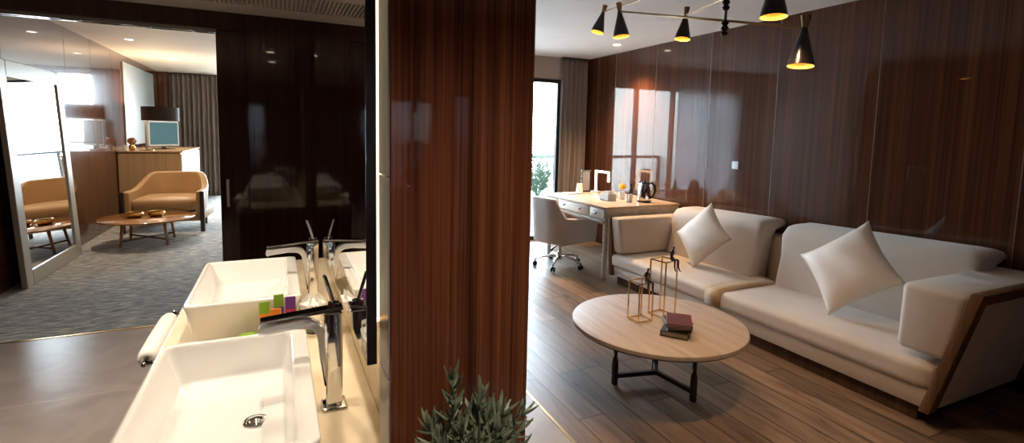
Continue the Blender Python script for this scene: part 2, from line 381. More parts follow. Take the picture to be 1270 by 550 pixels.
# ceilings
b = B(); box(b, .56, XR+.1, -2.2, YF+.1, H_L, H_L+.1); struct('ceiling', b, M['white_paint'])
b = B(); box(b, XL-.1, .56, -2.2, 3.62, H_S, H_S+.1); box(b, XL-.1, .56, 4.10, 4.4, H_S, H_S+.1); box(b, XL-.1, -1.6, 3.62, 4.10, H_S, H_S+.1)
box(b, .54, .56, 3.62, 4.1, H_S, H_S+.1); box(b, XL-.1, .56, 3.62, 4.1, H_S+.1, H_S+.12); struct('ceiling.001', b, M['warm_paint'])
b = B(); box(b, XL-.1, 1.1, 4.4, YB+.1, H_B, H_B+.1); struct('ceiling.002', b, M['bed_paint'])
b = B(); box(b, .54, .56, -2.2, 4.4, H_S+.1, H_L+.1); struct('trim_3', b, M['white_paint'])
b = B(); box(b, XL, 1.42, -2.2, -2.1, 0, H_L+.1); box(b, 1.58, XR, -2.2, -2.1, 0, H_L+.1); box(b, 1.42, 1.58, -2.2, -2.1, 0, .4); box(b, 1.42, 1.58, -2.2, -2.1, 1.8, H_L+.1); struct('wall_back', b, M['veneer_dark'])
M['dim_pane'] = pane('dimming_pane', (.10, .10, .11)); b = B(); box(b, 1.42, 1.58, -2.16, -2.15, .4, 1.8); struct('window_3', b, M['dim_pane'])  # pane tinted dark to cut daylight coming from behind the camera
# living room right wall: lacquered panels with narrow metal seams
seams = [5.895, 5.5, 4.72, 3.90, 3.125, 2.29, 1.45, .62, -.2, -1.0]
edges = [YF] + seams + [-2.1]
b = B()
for y1, y0 in zip(edges, edges[1:]): box(b, XR, XR+.1, y0+.003, y1-.003, 0, H_L, .002, 1)
box(b, XR+.02, XR+.12, -2.2, YF+.1, 0, H_L)
struct('wall_right', b, M['veneer_wall'])
b = B()
for y in seams: box(b, XR-.001, XR+.03, y-.003, y+.003, 0, H_L)
struct('trim_4', b, M['seam'])
b = B(); box(b, XR-.012, XR, -2.1, YF, 0, .08, .002, 1); struct('baseboard_right', b, M['veneer_dark'])
# far facade of the living room
b = B(); box(b, .45, .8, YF, YF+.1, 0, H_L); box(b, .8, 3.60, YF, YF+.1, 2.24, H_L); box(b, 3.60, XR+.1, YF, YF+.1, 0, H_L)
struct('wall_far', b, M['greige'])
def window(name, x0, x1, y, z1, mulls, fm, rail=None):
    fr = B(); t = .05
    box(fr, x0, x1, y+.02, y+.09, z1-t, z1); box(fr, x0, x1, y+.02, y+.09, 0, t)
    for x in [x0+t/2] + mulls + [x1-t/2]: box(fr, x-t/2, x+t/2, y+.02, y+.09, t, z1-t)
    o = struct(name, fr, fm)
    g = B(); box(g, x0+.01, x1-.01, y+.05, y+.056, .02, z1-.02); obj('pane', g, M['pane'], o)
    return o
M['win_frame'] = mat('dark_aluminium', (.035, .033, .033), .4, .3)
window('window_1', .8, 3.60, YF, 2.24, [1.6, 2.35, 3.06], M['win_frame'])
# left wall (lacquered, in panels), bedroom far wall and window
ls = [5.2, 6.0, 7.5, 8.4, 9.3, 10.2, 11.1, 12.0]
b = B(); ed = [-2.1, -.9, .3, 1.4, 2.4, 3.4, 4.4] + ls + [YB]
for y0, y1 in zip(ed, ed[1:]): box(b, XL-.1, XL, y0+.002, y1-.002, 0, H_B+.1, .002, 1)
box(b, XL-.2, XL-.05, -2.2, YB+.1, 0, H_B+.1)
struct('wall_left', b, M['veneer_left'])
b = B(); box(b, XL-.1, -1.3, YB, YB+.1, 0, H_B); box(b, -1.3, 1.0, YB, YB+.1, 2.5, H_B); struct('wall_far_bedroom', b, M['greige'])
window('window_2', -1.3, 1.0, YB, 2.5, [], M['win_frame'])
b = B(); box(b, XL, -2.02, YB-.12, YB, 0, H_B, .004, 1); struct('trim_5', b, M['veneer_left'])
b = B(); box(b, .45, .56, 4.4, 6.3, 0, H_B); box(b, .45, 1.1, 6.3, 6.35, 0, H_B); box(b, 1.0, 1.1, 6.35, YB+.1, 0, H_B); struct('wall_right_bedroom', b, M['warm_paint'])
# dark wall with the sliding-door pocket, header beam
b = B(); box(b, -.215, .325, 4.39, 4.45, 0, H_S, .003, 1); box(b, .331, .56, 4.39, 4.45, 0, H_S, .003, 1); box(b, -.215, .56, 4.50, 4.56, 0, H_B)
box(b, -.215, -.205, 4.39, 4.44, 0, H_S); struct('wall_dark', b, M['veneer_dark'])
b = B(); box(b, XL, -.215, 4.395, 4.44, 2.205, H_B, .003, 1); box(b, XL, .4, 4.51, 4.56, 2.205, H_B); struct('trim_6', b, M['veneer_dark'])
b = B(); box(b, XL, -.40, 4.41, 4.43, 2.178, 2.205); box(b, XL, -.40, 4.47, 4.49, 2.178, 2.205); box(b, XL, -.40, 4.43, 4.47, 2.185, 2.205)
for x in (-1.85, -1.25, -.85, -.5): box(b, x-.05, x+.05, 4.405, 4.432, 2.172, 2.19)
struct('trim_7', b, M['dark_chrome'])
# sliding door leaf
d = B(); box(d, -.41, .1, 4.455, 4.495, .01, 2.30, .003, 1)
door = struct('door_1', d, M['veneer_dark'])
hb = B(); box(hb, -.368, -.349, 4.437, 4.455, .865, 1.08, .004, 2); obj('door_handle', hb, M['silver'], door)
# partition: clad pillar end + wall carrying the vanity mirror
b = B(); box(b, .219, .562, 1.10, 1.125, 0, H_L+.1, .002, 1); struct('wall_pillar', b, M['veneer_pillar'])
b = B(); 
for i in range(6): box(b, .215, .24, 1.105, 1.215, i*.46, i*.46+.457, .001, 1)
struct('trim_8', b, M['grey_tile'])
b = B(); box(b, .244, .56, 1.125, 3.35, 0, H_S+.1); struct('wall_partition', b, M['cream_stone'])
b = B(); box(b, .56, .575, 1.125, 4.4, 0, H_L); struct('wall_partition_living', b, M['veneer_wall'])

# ---- balconies outside
def railing(x0, x1, y, label):
    t = thing('balcony_railing', ((x0+x1)/2, y, 0), label, 'railing')
    r = B(); box(r, x0, x1, y-.04, y+.04, 1.06, 1.11, .006, 2); obj('top_rail', r, M['win_frame'], t)
    g = B(); box(g, x0, x1, y-.006, y+.006, .08, 1.06); obj('glass_panel', g, M['pane'], t)
    n = max(2, int((x1-x0)/1.3)+1)
    for i in range(n):
        x = x0 + (x1-x0)*i/(n-1); p = B(); box(p, x-.025, x+.025, y-.025, y+.025, 0, 1.06, .004, 1); obj('post', p, M['win_frame'], t)
railing(1.15, 6.5, 7.9, 'dark balcony railing with glass outside the living room window')
railing(-4.5, 1.6, 14.0, 'dark balcony railing with glass outside the bedroom window')
b = B(); box(b, 1.1, 6.6, 6.32, 8.0, -.15, -.03); struct('floor.003', b, M['grey_tile'])
b = B(); box(b, -4.6, 1.7, 12.72, 14.1, -.15, -.03); struct('floor.004', b, M['grey_tile'])

# ---- ceiling grille in the bathroom
t = thing('ceiling_grille', (-.5, 3.86, H_S), 'long ribbed air grille set in the bathroom ceiling', 'vent')
b = B(); box(b, -1.6, .54, 3.62, 3.64, H_S-.004, H_S+.02); box(b, -1.6, .54, 4.08, 4.10, H_S-.004, H_S+.02); box(b, -1.6, -1.58, 3.64, 4.08, H_S-.004, H_S+.02); obj('frame', b, M['warm_paint'], t)
b = B()
for i in range(76): x = -1.57 + i*.0278; box(b, x, x+.014, 3.64, 4.08, H_S, H_S+.02)
obj('slats', b, M['warm_paint'], t)
b = B(); box(b, -1.59, .53, 3.63, 4.09, H_S+.022, H_S+.03); obj('backing', b, M['greige'], t)

# ---- recessed downlights
def downlight(x, y, z, energy, color, label, spot=110, r=.042, group=None):
    t = thing('ceiling_downlight', (x, y, z), label, 'downlight', group)
    b = B(); lathe(b, [(r, -.001), (r+.014, -.004), (r+.016, 0), (r, .0)], (x, y, z), 24, closed=True); obj('trim_ring', b, M['white_paint'], t, True)
    b = B(); lathe(b, [(0, -.0015), (r, -.0015), (r, -.0005), (0, -.0005)], (x, y, z), 24); obj('diffuser', b, M['lamp_spot'], t)
    if energy: 
        l = light('downlight_beam', 'SPOT', (x, y, z-.02), energy, color, .04, (0, 0, 0), spot, .7); l.parent = t; l.location = (0, 0, -.02)
downlight(-.05, 1.48, H_S, SPOT_BATH, WARM2, 'recessed downlight above the near basin, seen reflected in the dark wall')
downlight(-.06, 2.39, H_S, SPOT_BATH, WARM2, 'recessed downlight above the far basin, seen reflected in the dark wall')
downlight(-1.72, 8.13, H_B, SPOT_BED, WARM2, 'nearer round recessed downlight in the bedroom ceiling')
downlight(-1.59, 10.15, H_B, SPOT_BED, WARM2, 'farther round recessed downlight in the bedroom ceiling, near the curtain')
downlight(3.62, 4.98, H_L, SPOT_LIV, (1, .62, .30), 'recessed downlight in the living room ceiling above the desk', 104)
downlight(-1.25, 2.3, H_S, SPOT_BATH*2.4, WARM2, 'added unseen downlight that brightens the bathroom tile floor')  # out of view, added to lift the dark tile floor
downlight(.42, .30, H_S, SPOT_BATH*1.3, WARM2, 'added unseen downlight that brightens the wood clad pillar and the plant')  # out of view, added as fill for pillar front and herb

# ================================================================== SOFA
def ky(y): return 1 + (2.7-y)*.04
sofa = thing('sofa', (3.5, 2.7, 0), 'long cream velvet sofa with slanted wood framed arms along the panelled wall', 'sofa')
b = B(); box(b, 3.07, 3.93, 1.42, 4.06, 0, .10, .004, 1); obj('plinth', b, M['plinth'], sofa)
b = B(); hexa(b, [(3.035, 1.345, .09), (3.95, 1.345, .09), (3.95, 4.13, .085), (3.035, 4.13, .085), (3.025, 1.32, .205), (3.95, 1.32, .205), (3.95, 4.15, .185), (3.025, 4.15, .185)], .012, 2); obj('base_frame', b, M['sofa'], sofa, True, 40)
def seat(y0, y1):
    b = B(); rounded(b, (3.37, (y0+y1)/2, .255), (.74, y1-y0, .135), .045, 7, puff=.012)
    for v in b.verts: v.co.z *= ky(v.co.y)
    return obj('seat_cushion', b, M['sofa'], sofa, True)
seat(1.34, 2.765); seat(2.785, 4.12)
# tan band between the seats
b = B()
prof = [(2.996, .20), (2.996, .278), (3.002, .300), (3.016, .312), (3.04, .321), (3.1, .328), (3.35, .334), (3.6, .328)]
for y0, y1 in ((2.70, 2.85),):
    va = [b.verts.new((x, y0, z)) for x, z in prof]; vb = [b.verts.new((x, y1, z)) for x, z in prof]
    for i in range(len(prof)-1): b.faces.new((va[i], va[i+1], vb[i+1], vb[i]))
o = obj('seat_band', b, M['sofa_band'], sofa, True); o['label'] = 'tan velvet band between the two seats'
sd = o.modifiers.new('thickness', 'SOLIDIFY'); sd.thickness = .012; sd.offset = 0
# back panel
b = B(); hexa(b, [(3.80, 1.36, .20), (3.97, 1.36, .20), (3.97, 4.10, .20), (3.80, 4.10, .20), (3.84, 1.36, .69), (3.97, 1.36, .69), (3.97, 4.10, .64), (3.84, 4.10, .64)], .02, 3); obj('back_panel', b, M['sofa_back'], sofa, True, 40)
def back_cushion(y0, y1):
    # profile in x,z: slanted front, top lip that rolls back over the back panel
    p = [(3.56, .30), (3.575, .40), (3.61, .56), (3.635, .70), (3.65, .77), (3.68, .80), (3.74, .812), (3.90, .815), (3.955, .805), (3.972, .775), (3.96, .735), (3.90, .715), (3.855, .705), (3.83, .66), (3.80, .50), (3.77, .32), (3.72, .295), (3.62, .29)]
    b = B(); ys = [y0, y0+.012, y0+.04, y0+.1]; ys += [y0+.1+(y1-y0-.2)*i/8 for i in range(1, 8)] + [y1-.1, y1-.04, y1-.012, y1]
    ins = {0: .030, 1: .012, 2: .003}; n = len(ys); cx, cz = 3.74, .58; rings = []
    for i, y in enumerate(ys):
        s = ins.get(min(i, n-1-i), 0); ring = []
        for (x, z) in p:
            # pull towards the local medial line
            mx = 3.69 + (z-.3)*.16 if z < .70 else x; mz = z if z < .70 else .76
            dx, dz = mx-x, mz-z; L = math.hypot(dx, dz) or 1
            ring.append(b.verts.new((x+dx/L*s, y, (z+dz/L*s)*ky(y))))
        rings.append(ring)
    m = len(p)
    for a, c in zip(rings, rings[1:]):
        for k in range(m): b.faces.new((a[k], a[(k+1) % m], c[(k+1) % m], c[k]))
    b.faces.new(rings[0][::-1]); b.faces.new(rings[-1])
    return obj('back_cushion', b, M['sofa'], sofa, True, 60)
back_cushion(1.46, 2.70); back_cushion(2.915, 3.94)
# arms
def arm(yi0, yo0, yi1, yo1, z0, z1, xb):
    """inner/outer y at the bottom and at the top"""
    b = B()
    lo, hi = min(yi0, yo0), max(yi0, yo0); lo1, hi1 = min(yi1, yo1), max(yi1, yo1)
    hexa(b, [(3.03, lo, z0), (xb, lo, z0), (xb, hi, z0), (3.03, hi, z0), (3.0, lo1, z1), (xb, lo1, z1), (xb, hi1, z1), (3.0, hi1, z1)], .035, 4)
    return obj('arm_cushion', b, M['sofa'], sofa, True, 50)
arm(1.535, 1.30, 1.515, 1.222, .375, .745, 3.96); arm(3.955, 4.09, 3.965, 4.125, .315, .675, 3.96)
def side(sg, yb, yt, z1, th=.05):
    """flared outer side: wood edge frame and upholstered inset; yb/yt outer y at bottom/top, sg = outward sign"""
    def P(x, z, o): 
        f = (z-.085)/(z1-.085); return (x, yb+(yt-yb)*f+sg*o, z)
    b = B()
    def slab(bm, q, o0, o1, bev):
        hexa(bm, [P(x, z, o0) for x, z in q] + [P(x, z, o1) for x, z in q], bev)
    slab(b, [(3.0, .085), (3.075, .085), (3.065, z1), (2.99, z1)], -th, .0, .006)
    slab(b, [(3.065, z1-.06), (3.97, z1-.06), (3.97, z1), (3.065, z1)], -th, .0, .006)
    slab(b, [(3.92, .085), (3.97, .085), (3.97, z1-.06), (3.92, z1-.06)], -th, .0, .006)
    o = obj('side_frame', b, M['sofa_wood'], sofa, True, 40); o['label'] = 'brown wood edge frame of the flared side'
    b = B(); slab(b, [(3.07, .09), (3.93, .09), (3.93, z1-.05), (3.066, z1-.05)], -th, -.012, .006); obj('side_panel', b, M['sofa'], sofa, True, 40)
side(-1, 1.337, 1.165, .765); side(1, 4.115, 4.15, .665)

# throw pillows, standing on a corner against the back
def pillow(c, size, tilt, yaw, roll, label, rx=0):
    t = bmesh.new(); n = 22; s = size/2
    cache = {}
    for sd in (-1, 1):
        for i in range(n+1):
            for j in range(n+1):
                u, v = -1+2*i/n, -1+2*j/n
                f = max(0, (1-abs(u)**2.6))*max(0, (1-abs(v)**2.6)); e = 1-.10*(1-(u*u))*(v*v) ; e2 = 1-.10*(1-(v*v))*(u*u)
                z = sd*(size*.17*f**.55)
                wr = .006*math.sin(7*u+3*v)*f
                key = (i, j) if f == 0 else (i, j, sd)
                if key not in cache: cache[key] = t.verts.new((u*s*e2, v*s*e, z+wr))
        for i in range(n):
            for j in range(n):
                q = []
                for a in ((i, j), (i+1, j), (i+1, j+1), (i, j+1)):
                    q.append(cache.get(a) if a in cache else cache[(*a, sd)])
                t.faces.new(q if sd > 0 else q[::-1])
    # pillow plane: local x->world y, local y->world z, normal -> -x
    m = Matrix.Translation(c) @ Matrix.Rotation(yaw, 4, 'Z') @ Matrix.Rotation(tilt, 4, 'Y') @ Matrix(((0, 0, -1, 0), (-1, 0, 0, 0), (0, 1, 0, 0), (0, 0, 0, 1))) @ Matrix.Rotation(roll, 4, 'Z')
    bmesh.ops.transform(t, matrix=m, verts=t.verts)
    return tag(obj('throw_pillow', t, M['pillow'], None, True), label, 'pillow', 'throw pillows on the sofa')
pillow((3.46, 3.36, .60), .45, rad(22), 0, rad(50), 'cream throw pillow on the seat nearer the desk, leaning on its corner')
pillow((3.38, 2.02, .65), .485, rad(26), 0, rad(43), 'cream throw pillow beside the sofa arm closest to the camera')

# ================================================================== COFFEE TABLE
ct = thing('coffee_table', (2.02, 2.27, 0), 'round pale wood coffee table with dark twisted metal legs in front of sofa', 'table')
b = B(); lathe(b, [(0, .398), (.488, .398), (.497, .394), (.500, .386), (.5, .374), (0, .374)], (2.02, 2.27, 0), 72); obj('table_top', b, M['table_top'], ct, True, 35)
b = B(); lathe(b, [(0, .374), (.497, .374), (.490, .364), (.470, .360), (0, .360)], (2.02, 2.27, 0), 72); obj('table_apron', b, M['table_edge'], ct, True, 35)
feet = [(1.797, 2.361), (2.092, 2.031), (2.135, 2.40)]
for (x, y) in feet:
    b = B(); rings = []
    for i in range(25):
        z = .362*i/24; tw = 0 if z < .14 or z > .26 else (z-.14)/.12*math.pi
        if z > .26: tw = math.pi
        w = .0132*(1-.35*math.exp(-((z-.20)/.045)**2)); rings.append([b.verts.new((x+w*1.414*math.cos(tw+a), y+w*1.414*math.sin(tw+a), z)) for a in (.785, 2.356, 3.927, 5.498)])
    for p, q in zip(rings, rings[1:]):
        for k in range(4): b.faces.new((p[k], p[(k+1) % 4], q[(k+1) % 4], q[k]))
    b.faces.new(rings[0][::-1]); b.faces.new(rings[-1]); obj('leg', b, M['iron'], ct)
ctr = (sum(p[0] for p in feet)/3, sum(p[1] for p in feet)/3)
ctr = (2.06, 2.30)
b = B()
for (x, y) in feet: bar(b, (x, y, .055), (ctr[0], ctr[1], .055), .022, .026)
obj('stretcher', b, M['iron'], ct)

def skin_figure(name, joints, bones, radii, m, parent, sub=1):
    me = bpy.data.meshes.new(name); off = Vector(parent.location)
    me.from_pydata([Vector(j)-off for j in joints], bones, []); o = bpy.data.objects.new(name, me); COL.objects.link(o); o.parent = parent
    me.materials.append(m)
    md = o.modifiers.new('skin', 'SKIN'); md.use_smooth_shade = True
    for i, r in enumerate(radii): me.skin_vertices[0].data[i].radius = (r, r); me.skin_vertices[0].data[i].use_root = (i == 0)
    o.modifiers.new('sub', 'SUBSURF').levels = sub; o.modifiers['sub'].render_levels = sub
    return o
def gold_stand(c, w, z0, z1, ang, label, face, hs=1.0):
    t = thing('figurine_stand', (c[0], c[1], z0), label, 'ornament')
    q = [Vector((c[0], c[1], 0)) + Matrix.Rotation(ang, 3, 'Z') @ Vector((a*w/2, bb*w/2, 0)) for a, bb in ((-1, -1), (1, -1), (1, 1), (-1, 1))]
    b = B(); th = .0062
    for i in range(4):
        p, r = q[i], q[(i+1) % 4]
        bar(b, (p.x, p.y, z0), (p.x, p.y, z1), th); 
        bar(b, (p.x, p.y, z0+th/2), (r.x, r.y, z0+th/2), th); bar(b, (p.x, p.y, z1-th/2), (r.x, r.y, z1-th/2), th)
    obj('open_frame', b, M['gold'], t)
    # small seated figure on one top bar, legs hanging outside
    mid = (q[face]+q[(face+1) % 4])/2; out = (mid-Vector((c[0], c[1], 0))).normalized(); sidev = Vector((-out.y, out.x, 0)); up = Vector((0, 0, 1)); zt = z1
    s = hs
    def J(o, l, h): return mid + out*o*s + sidev*l*s + up*(zt+h*s)
    js = [J(-.004, 0, .010), J(-.006, 0, .034), J(-.002, 0, .058), J(.004, 0, .070), J(.008, 0, .084), J(.010, 0, .092),
          J(.004, .010, .009), J(.034, .014, .012), J(.036, .013, -.026), J(.046, .013, -.050), J(.058, .013, -.052),
          J(.004, -.010, .009), J(.032, -.016, .014), J(.030, -.015, -.024), J(.036, -.015, -.048), J(.048, -.016, -.051),
          J(-.002, .017, .056), J(-.012, .026, .034), J(-.016, .026, .008), J(-.002, -.017, .056), J(.016, -.024, .038), J(.030, -.018, .022)]
    bn = [(0, 1), (1, 2), (2, 3), (3, 4), (4, 5), (0, 6), (6, 7), (7, 8), (8, 9), (9, 10), (0, 11), (11, 12), (12, 13), (13, 14), (14, 15), (2, 16), (16, 17), (17, 18), (2, 19), (19, 20), (20, 21)]
    rr = [.0095, .0085, .010, .0045, .0085, .006, .0075, .006, .005, .0035, .003, .0075, .006, .005, .0035, .003, .005, .004, .003, .005, .004, .003]
    o = skin_figure('seated_figure', js, bn, [x*s for x in rr], M['bronze'], t); o['label'] = 'dark bronze little figure sitting on the frame edge'
    return t
gold_stand((1.927, 2.318), .098, .399, .632, 0, 'shorter gold open frame with a small dark seated figure on top', 0)
gold_stand((2.108, 2.335), .11, .399, .742, rad(12), 'taller gold open frame with a small dark seated figure on top', 0)

# books on the coffee table
def book(c, w, h, th, ang, cover, label, tilt=0):
    t = thing('book', c, label, 'book', 'books stacked on the coffee table')
    m = Matrix.Translation(c) @ Matrix.Rotation(ang, 4, 'Z') @ Matrix.Rotation(tilt, 4, 'X')
    b = B(); box(b, -w/2, w/2, -h/2, h/2, 0, .004, .001, 1); box(b, -w/2, w/2, -h/2, h/2, th-.004, th, .001, 1); box(b, -w/2, -w/2+.005, -h/2, h/2, .002, th-.002, .001, 1)
    bmesh.ops.transform(b, matrix=m, verts=b.verts); obj('cover', b, cover, t)
    b = B(); box(b, -w/2+.005, w/2-.005, -h/2+.006, h/2-.006, .004, th-.004); bmesh.ops.transform(b, matrix=m, verts=b.verts); obj('pages', b, M['pages'], t)
book(Vector((2.0, 2.085, .3995)), .145, .21, .030, rad(-52), M['book2'], 'thick black book at the bottom of the coffee table stack')
book(Vector((2.005, 2.095, .430)), .13, .19, .022, rad(-32), M['book3'], 'dark brown book in the middle of the coffee table stack')
book(Vector((2.0, 2.075, .4528)), .135, .185, .022, rad(-42), M['book1'], 'burgundy book lying on top of the coffee table stack', rad(0))

# ================================================================== DESK
dk = thing('writing_desk', (3.45, 4.8, 0), 'limed wood writing desk with carved apron and legs between sofa and curtain', 'desk')
b = B(); box(b, 2.965, 3.95, 4.165, 5.43, .738, .762, .005, 2); obj('desk_top', b, M['desk_top'], dk, True, 40)
b = B(); box(b, 2.985, 3.94, 4.18, 5.41, .625, .738, .003, 1); obj('desk_body', b, M['desk_body'], dk)
for (y0, y1) in ((4.19, 4.45), (4.47, 5.11), (5.13, 5.40)):
    b = B(); box(b, 2.972, 2.987, y0, y1, .638, .728, .004, 2); d = obj('drawer', b, M['desk_body'], dk, True, 40)
    for yk in ([(y0+y1)/2] if y1-y0 < .4 else [y0+.16, y1-.16]):
        b = B(); lathe(b, [(0, 0), (.006, 0), (.006, .010), (.014, .014), (.013, .022), (0, .026)], (2.972, yk, .683), 14, (-1, 0, 0)); obj('knob', b, M['dark_chrome'], d, True)
b = B()
for i in range(34):
    y = 4.22 + i*(5.38-4.22)/33; lathe(b, [(0, 0), (.009, .003), (.019, .018), (.018, .034), (0, .05)], (2.985, y, .577), 8)
for i in range(22):
    x = 3.03 + i*.04; lathe(b, [(0, 0), (.009, .003), (.019, .018), (.018, .034), (0, .05)], (x, 4.20, .577), 8)
obj('carved_apron', b, M['desk_body'], dk, True)
for (x, y) in ((3.015, 4.215), (3.015, 5.38), (3.90, 4.215), (3.90, 5.38)):
    b = B(); prof = [(0, 0), (.026, 0), (.024, .03)]
    for i in range(18): z = .04+i*.031; prof += [(.030, z), (.022, z+.0155)]
    prof += [(.034, .60), (.034, .63), (0, .63)]
    lathe(b, prof, (x, y, 0), 12); obj('leg', b, M['desk_body'], dk, True)

# desk things
ZD = .762
def lathe_thing(name, c, prof, m, label, cat, group=None, n=28):
    b = B(); lathe(b, prof, c, n); return tag(obj(name, b, m, None, True, 40), label, cat, group)
lp = thing('desk_lamp', (3.70, 5.30, ZD), 'glowing white arch shaped desk lamp on the writing desk', 'lamp')
b = B(); box(b, 3.62, 3.72, 5.30, 5.42, ZD, ZD+.012, .004, 2); obj('base', b, M['silver'], lp)
b = B(); box(b, 3.66, 3.682, 5.37, 5.392, ZD+.012, ZD+.27, .003, 1); obj('post', b, M['desk_glow'], lp)
b = B(); box(b, 3.66, 3.682, 5.10, 5.392, ZD+.255, ZD+.277, .003, 1); obj('arm', b, M['desk_glow'], lp)
b = B(); box(b, 3.66, 3.682, 5.10, 5.122, ZD+.15, ZD+.257, .003, 1); obj('drop_bar', b, M['desk_glow'], lp)
pn = thing('tablet_stand', (3.53, 5.40, ZD), 'dark grey framed display standing at the curtain end of the desk', 'display')
b = B(); box(b, 3.46, 3.475, 5.385, 5.41, ZD, ZD+.28, .003, 1); box(b, 3.585, 3.60, 5.385, 5.41, ZD, ZD+.28, .003, 1); box(b, 3.475, 3.585, 5.385, 5.41, ZD, ZD+.02, .003, 1); box(b, 3.475, 3.585, 5.385, 5.41, ZD+.265, ZD+.28, .003, 1); obj('display_frame', b, M['black'], pn)
b = B(); box(b, 3.475, 3.585, 5.392, 5.405, ZD+.02, ZD+.265); obj('display_face', b, M['grey_tile'], pn)
b = B(); prism(b, [(5.30, ZD), (5.36, ZD), (5.335, ZD+.12), (5.325, ZD+.12)], 'x', 3.36, 3.43); tag(obj('tent_card', b, M['paper']), 'white folded tent card standing at the curtain end of desk', 'card')
b = B(); box(b, 3.16, 3.36, 5.20, 5.36, ZD, ZD+.012, .002, 1); tag(obj('notepad', b, M['ltgrey']), 'pale grey notepad lying at the far front corner of the desk', 'notepad')
tb = thing('sachet_box', ( 3.325, 4.60, ZD), 'pale grey caddy box holding white sachets on the desk', 'box')
b = B(); 
for q in (( 3.27,  3.28, 4.55, 4.70), ( 3.37,  3.38, 4.55, 4.70), ( 3.28,  3.37, 4.55, 4.54), ( 3.28,  3.37, 4.69, 4.70)): box(b, *q, ZD, ZD+.075)
box(b,  3.27,  3.38, 4.55, 4.70, ZD, ZD+.008); obj('tray_box', b, M['ltgrey'], tb)
for i in range(5): b = B(); box(b,  3.29,  3.36, 4.565+i*.024, 4.575+i*.024, ZD+.008, ZD+.095+.01*(i % 2)); obj('sachet', b, M['paper'], tb)
def mug(c, label, ha):
    t = thing('mug', c, label, 'mug', 'white mugs on the desk')
    b = B(); lathe(b, [(0, .0), (.030, 0), (.036, .006), (.038, .085), (.035, .085), (.033, .010), (0, .008)], c, 28); obj('cup', b, M['ceramic'], t, True, 40)
    b = B(); hd = Vector((math.cos(ha), math.sin(ha), 0)); c = Vector(c)
    tube(b, [c+hd*.036+Vector((0, 0, .068))] + [c+hd*(.036+.028*math.sin(a))+Vector((0, 0, .043+.025*math.cos(a))) for a in (.5, 1.0, 1.57, 2.1, 2.7)] + [c+hd*.036+Vector((0, 0, .018))], .005, 8); obj('handle', b, M['ceramic'], t, True)
mug((3.55, 4.68, ZD), 'white mug farther from the sofa arm, beside the white china cups on desk', rad(200)); mug((3.47, 4.44, ZD), 'white mug on the desk in front of the steel kettle', rad(230))
kt = thing('electric_kettle', (3.64, 4.40, ZD), 'brushed steel electric kettle with black handle at the sofa end of desk', 'kettle')
KC = (3.64, 4.40, ZD)
b = B(); lathe(b, [(0, .02), (.072, .02), (.074, .03), (.066, .12), (.052, .19), (.048, .205), (0, .207)], KC, 32); 
obj('kettle_body', b, M['chrome'], kt, True, 40)
b = B(); prism(b, [(4.445, ZD+.16), (4.445, ZD+.20), (4.49, ZD+.205)], 'x', 3.625, 3.655); obj('spout', b, M['chrome'], kt)
b = B(); lathe(b, [(0, 0), (.078, 0), (.078, .018), (0, .02)], KC, 28); obj('power_base', b, M['black'], kt, True, 40)
b = B(); lathe(b, [(0, .207), (.046, .207), (.040, .220), (.014, .224), (.012, .236), (0, .238)], KC, 24); obj('lid', b, M['black'], kt, True, 40)
b = B(); tube(b, [(3.655, 4.36, ZD+.20), (3.675, 4.325, ZD+.215), (3.695, 4.30, ZD+.19), (3.70, 4.295, ZD+.13), (3.69, 4.315, ZD+.07), (3.675, 4.34, ZD+.05)], .011, 10); obj('handle', b, M['black'], kt, True)
def bottle(c, m, cap, label, h=.17):
    t = thing('bottle', c, label, 'bottle', 'small bottles on the desk'); s = h/.17
    b = B(); lathe(b, [(0, 0), (.022, 0), (.024, .006), (.024, .095*s), (.018, .118*s), (.010, .130*s), (.010, .145*s), (0, .145*s)], c, 20); obj('bottle_body', b, m, t, True, 40)
    b = B(); lathe(b, [(0, .145*s), (.012, .145*s), (.012, .17*s), (0, .17*s)], c, 20); obj('cap', b, cap, t, True, 40)
M['dkglass'] = mat('dark_glass', (.03, .015, .012), .08); M['blue'] = mat('blue_cap', (.03, .10, .45), .3); M['clearplast'] = mat('clear_plastic', (.62, .68, .72), .1); M['yellow'] = mat('yellow_orange', (.90, .48, .03), .4); M['whitegl'] = mat('white_china', (.82, .80, .76), .15)
bottle((3.74, 4.60, ZD), M['clearplast'], M['blue'], 'clear water bottle with a blue cap behind the kettle', .21); bottle((3.68, 4.68, ZD), M['dkglass'], M['black'], 'dark small bottle beside the blue capped bottle', .17)
og = thing('yellow_flower_pot', (3.66, 4.82, ZD), 'small white pot holding a round yellow orange bloom on the desk', 'flower')
b = B(); lathe(b, [(0, 0), (.022, 0), (.030, .06), (.026, .06), (0, .05)], (3.66, 4.82, ZD), 20); obj('pot', b, M['whitegl'], og, True, 40)
b = B()
for i in range(26):
    a = i*2.399; z = 1-2*(i+.5)/26; r = math.sqrt(1-z*z); c = Vector((3.66+.030*r*math.cos(a), 4.82+.030*r*math.sin(a), ZD+.125+.026*z)); rounded(b, c, (.026, .026, .022), .010, 2)
obj('bloom', b, M['yellow'], og, True)
b = B(); tube(b, [(3.66, 4.82, ZD+.05), (3.66, 4.82, ZD+.11)], .004, 6); obj('stem', b, M['palm'], og)
for (x, y, lab) in ((3.55, 4.78, 'white china cup on the desk right beside the farther white mug'), (3.52, 4.90, 'white china cup on the desk nearest the glowing lamp')):
    lathe_thing('cup', (x, y, ZD), [(0, 0), (.022, 0), (.036, .035), (.040, .062), (.037, .062), (.032, .034), (0, .010)], M['whitegl'], lab, 'cup')

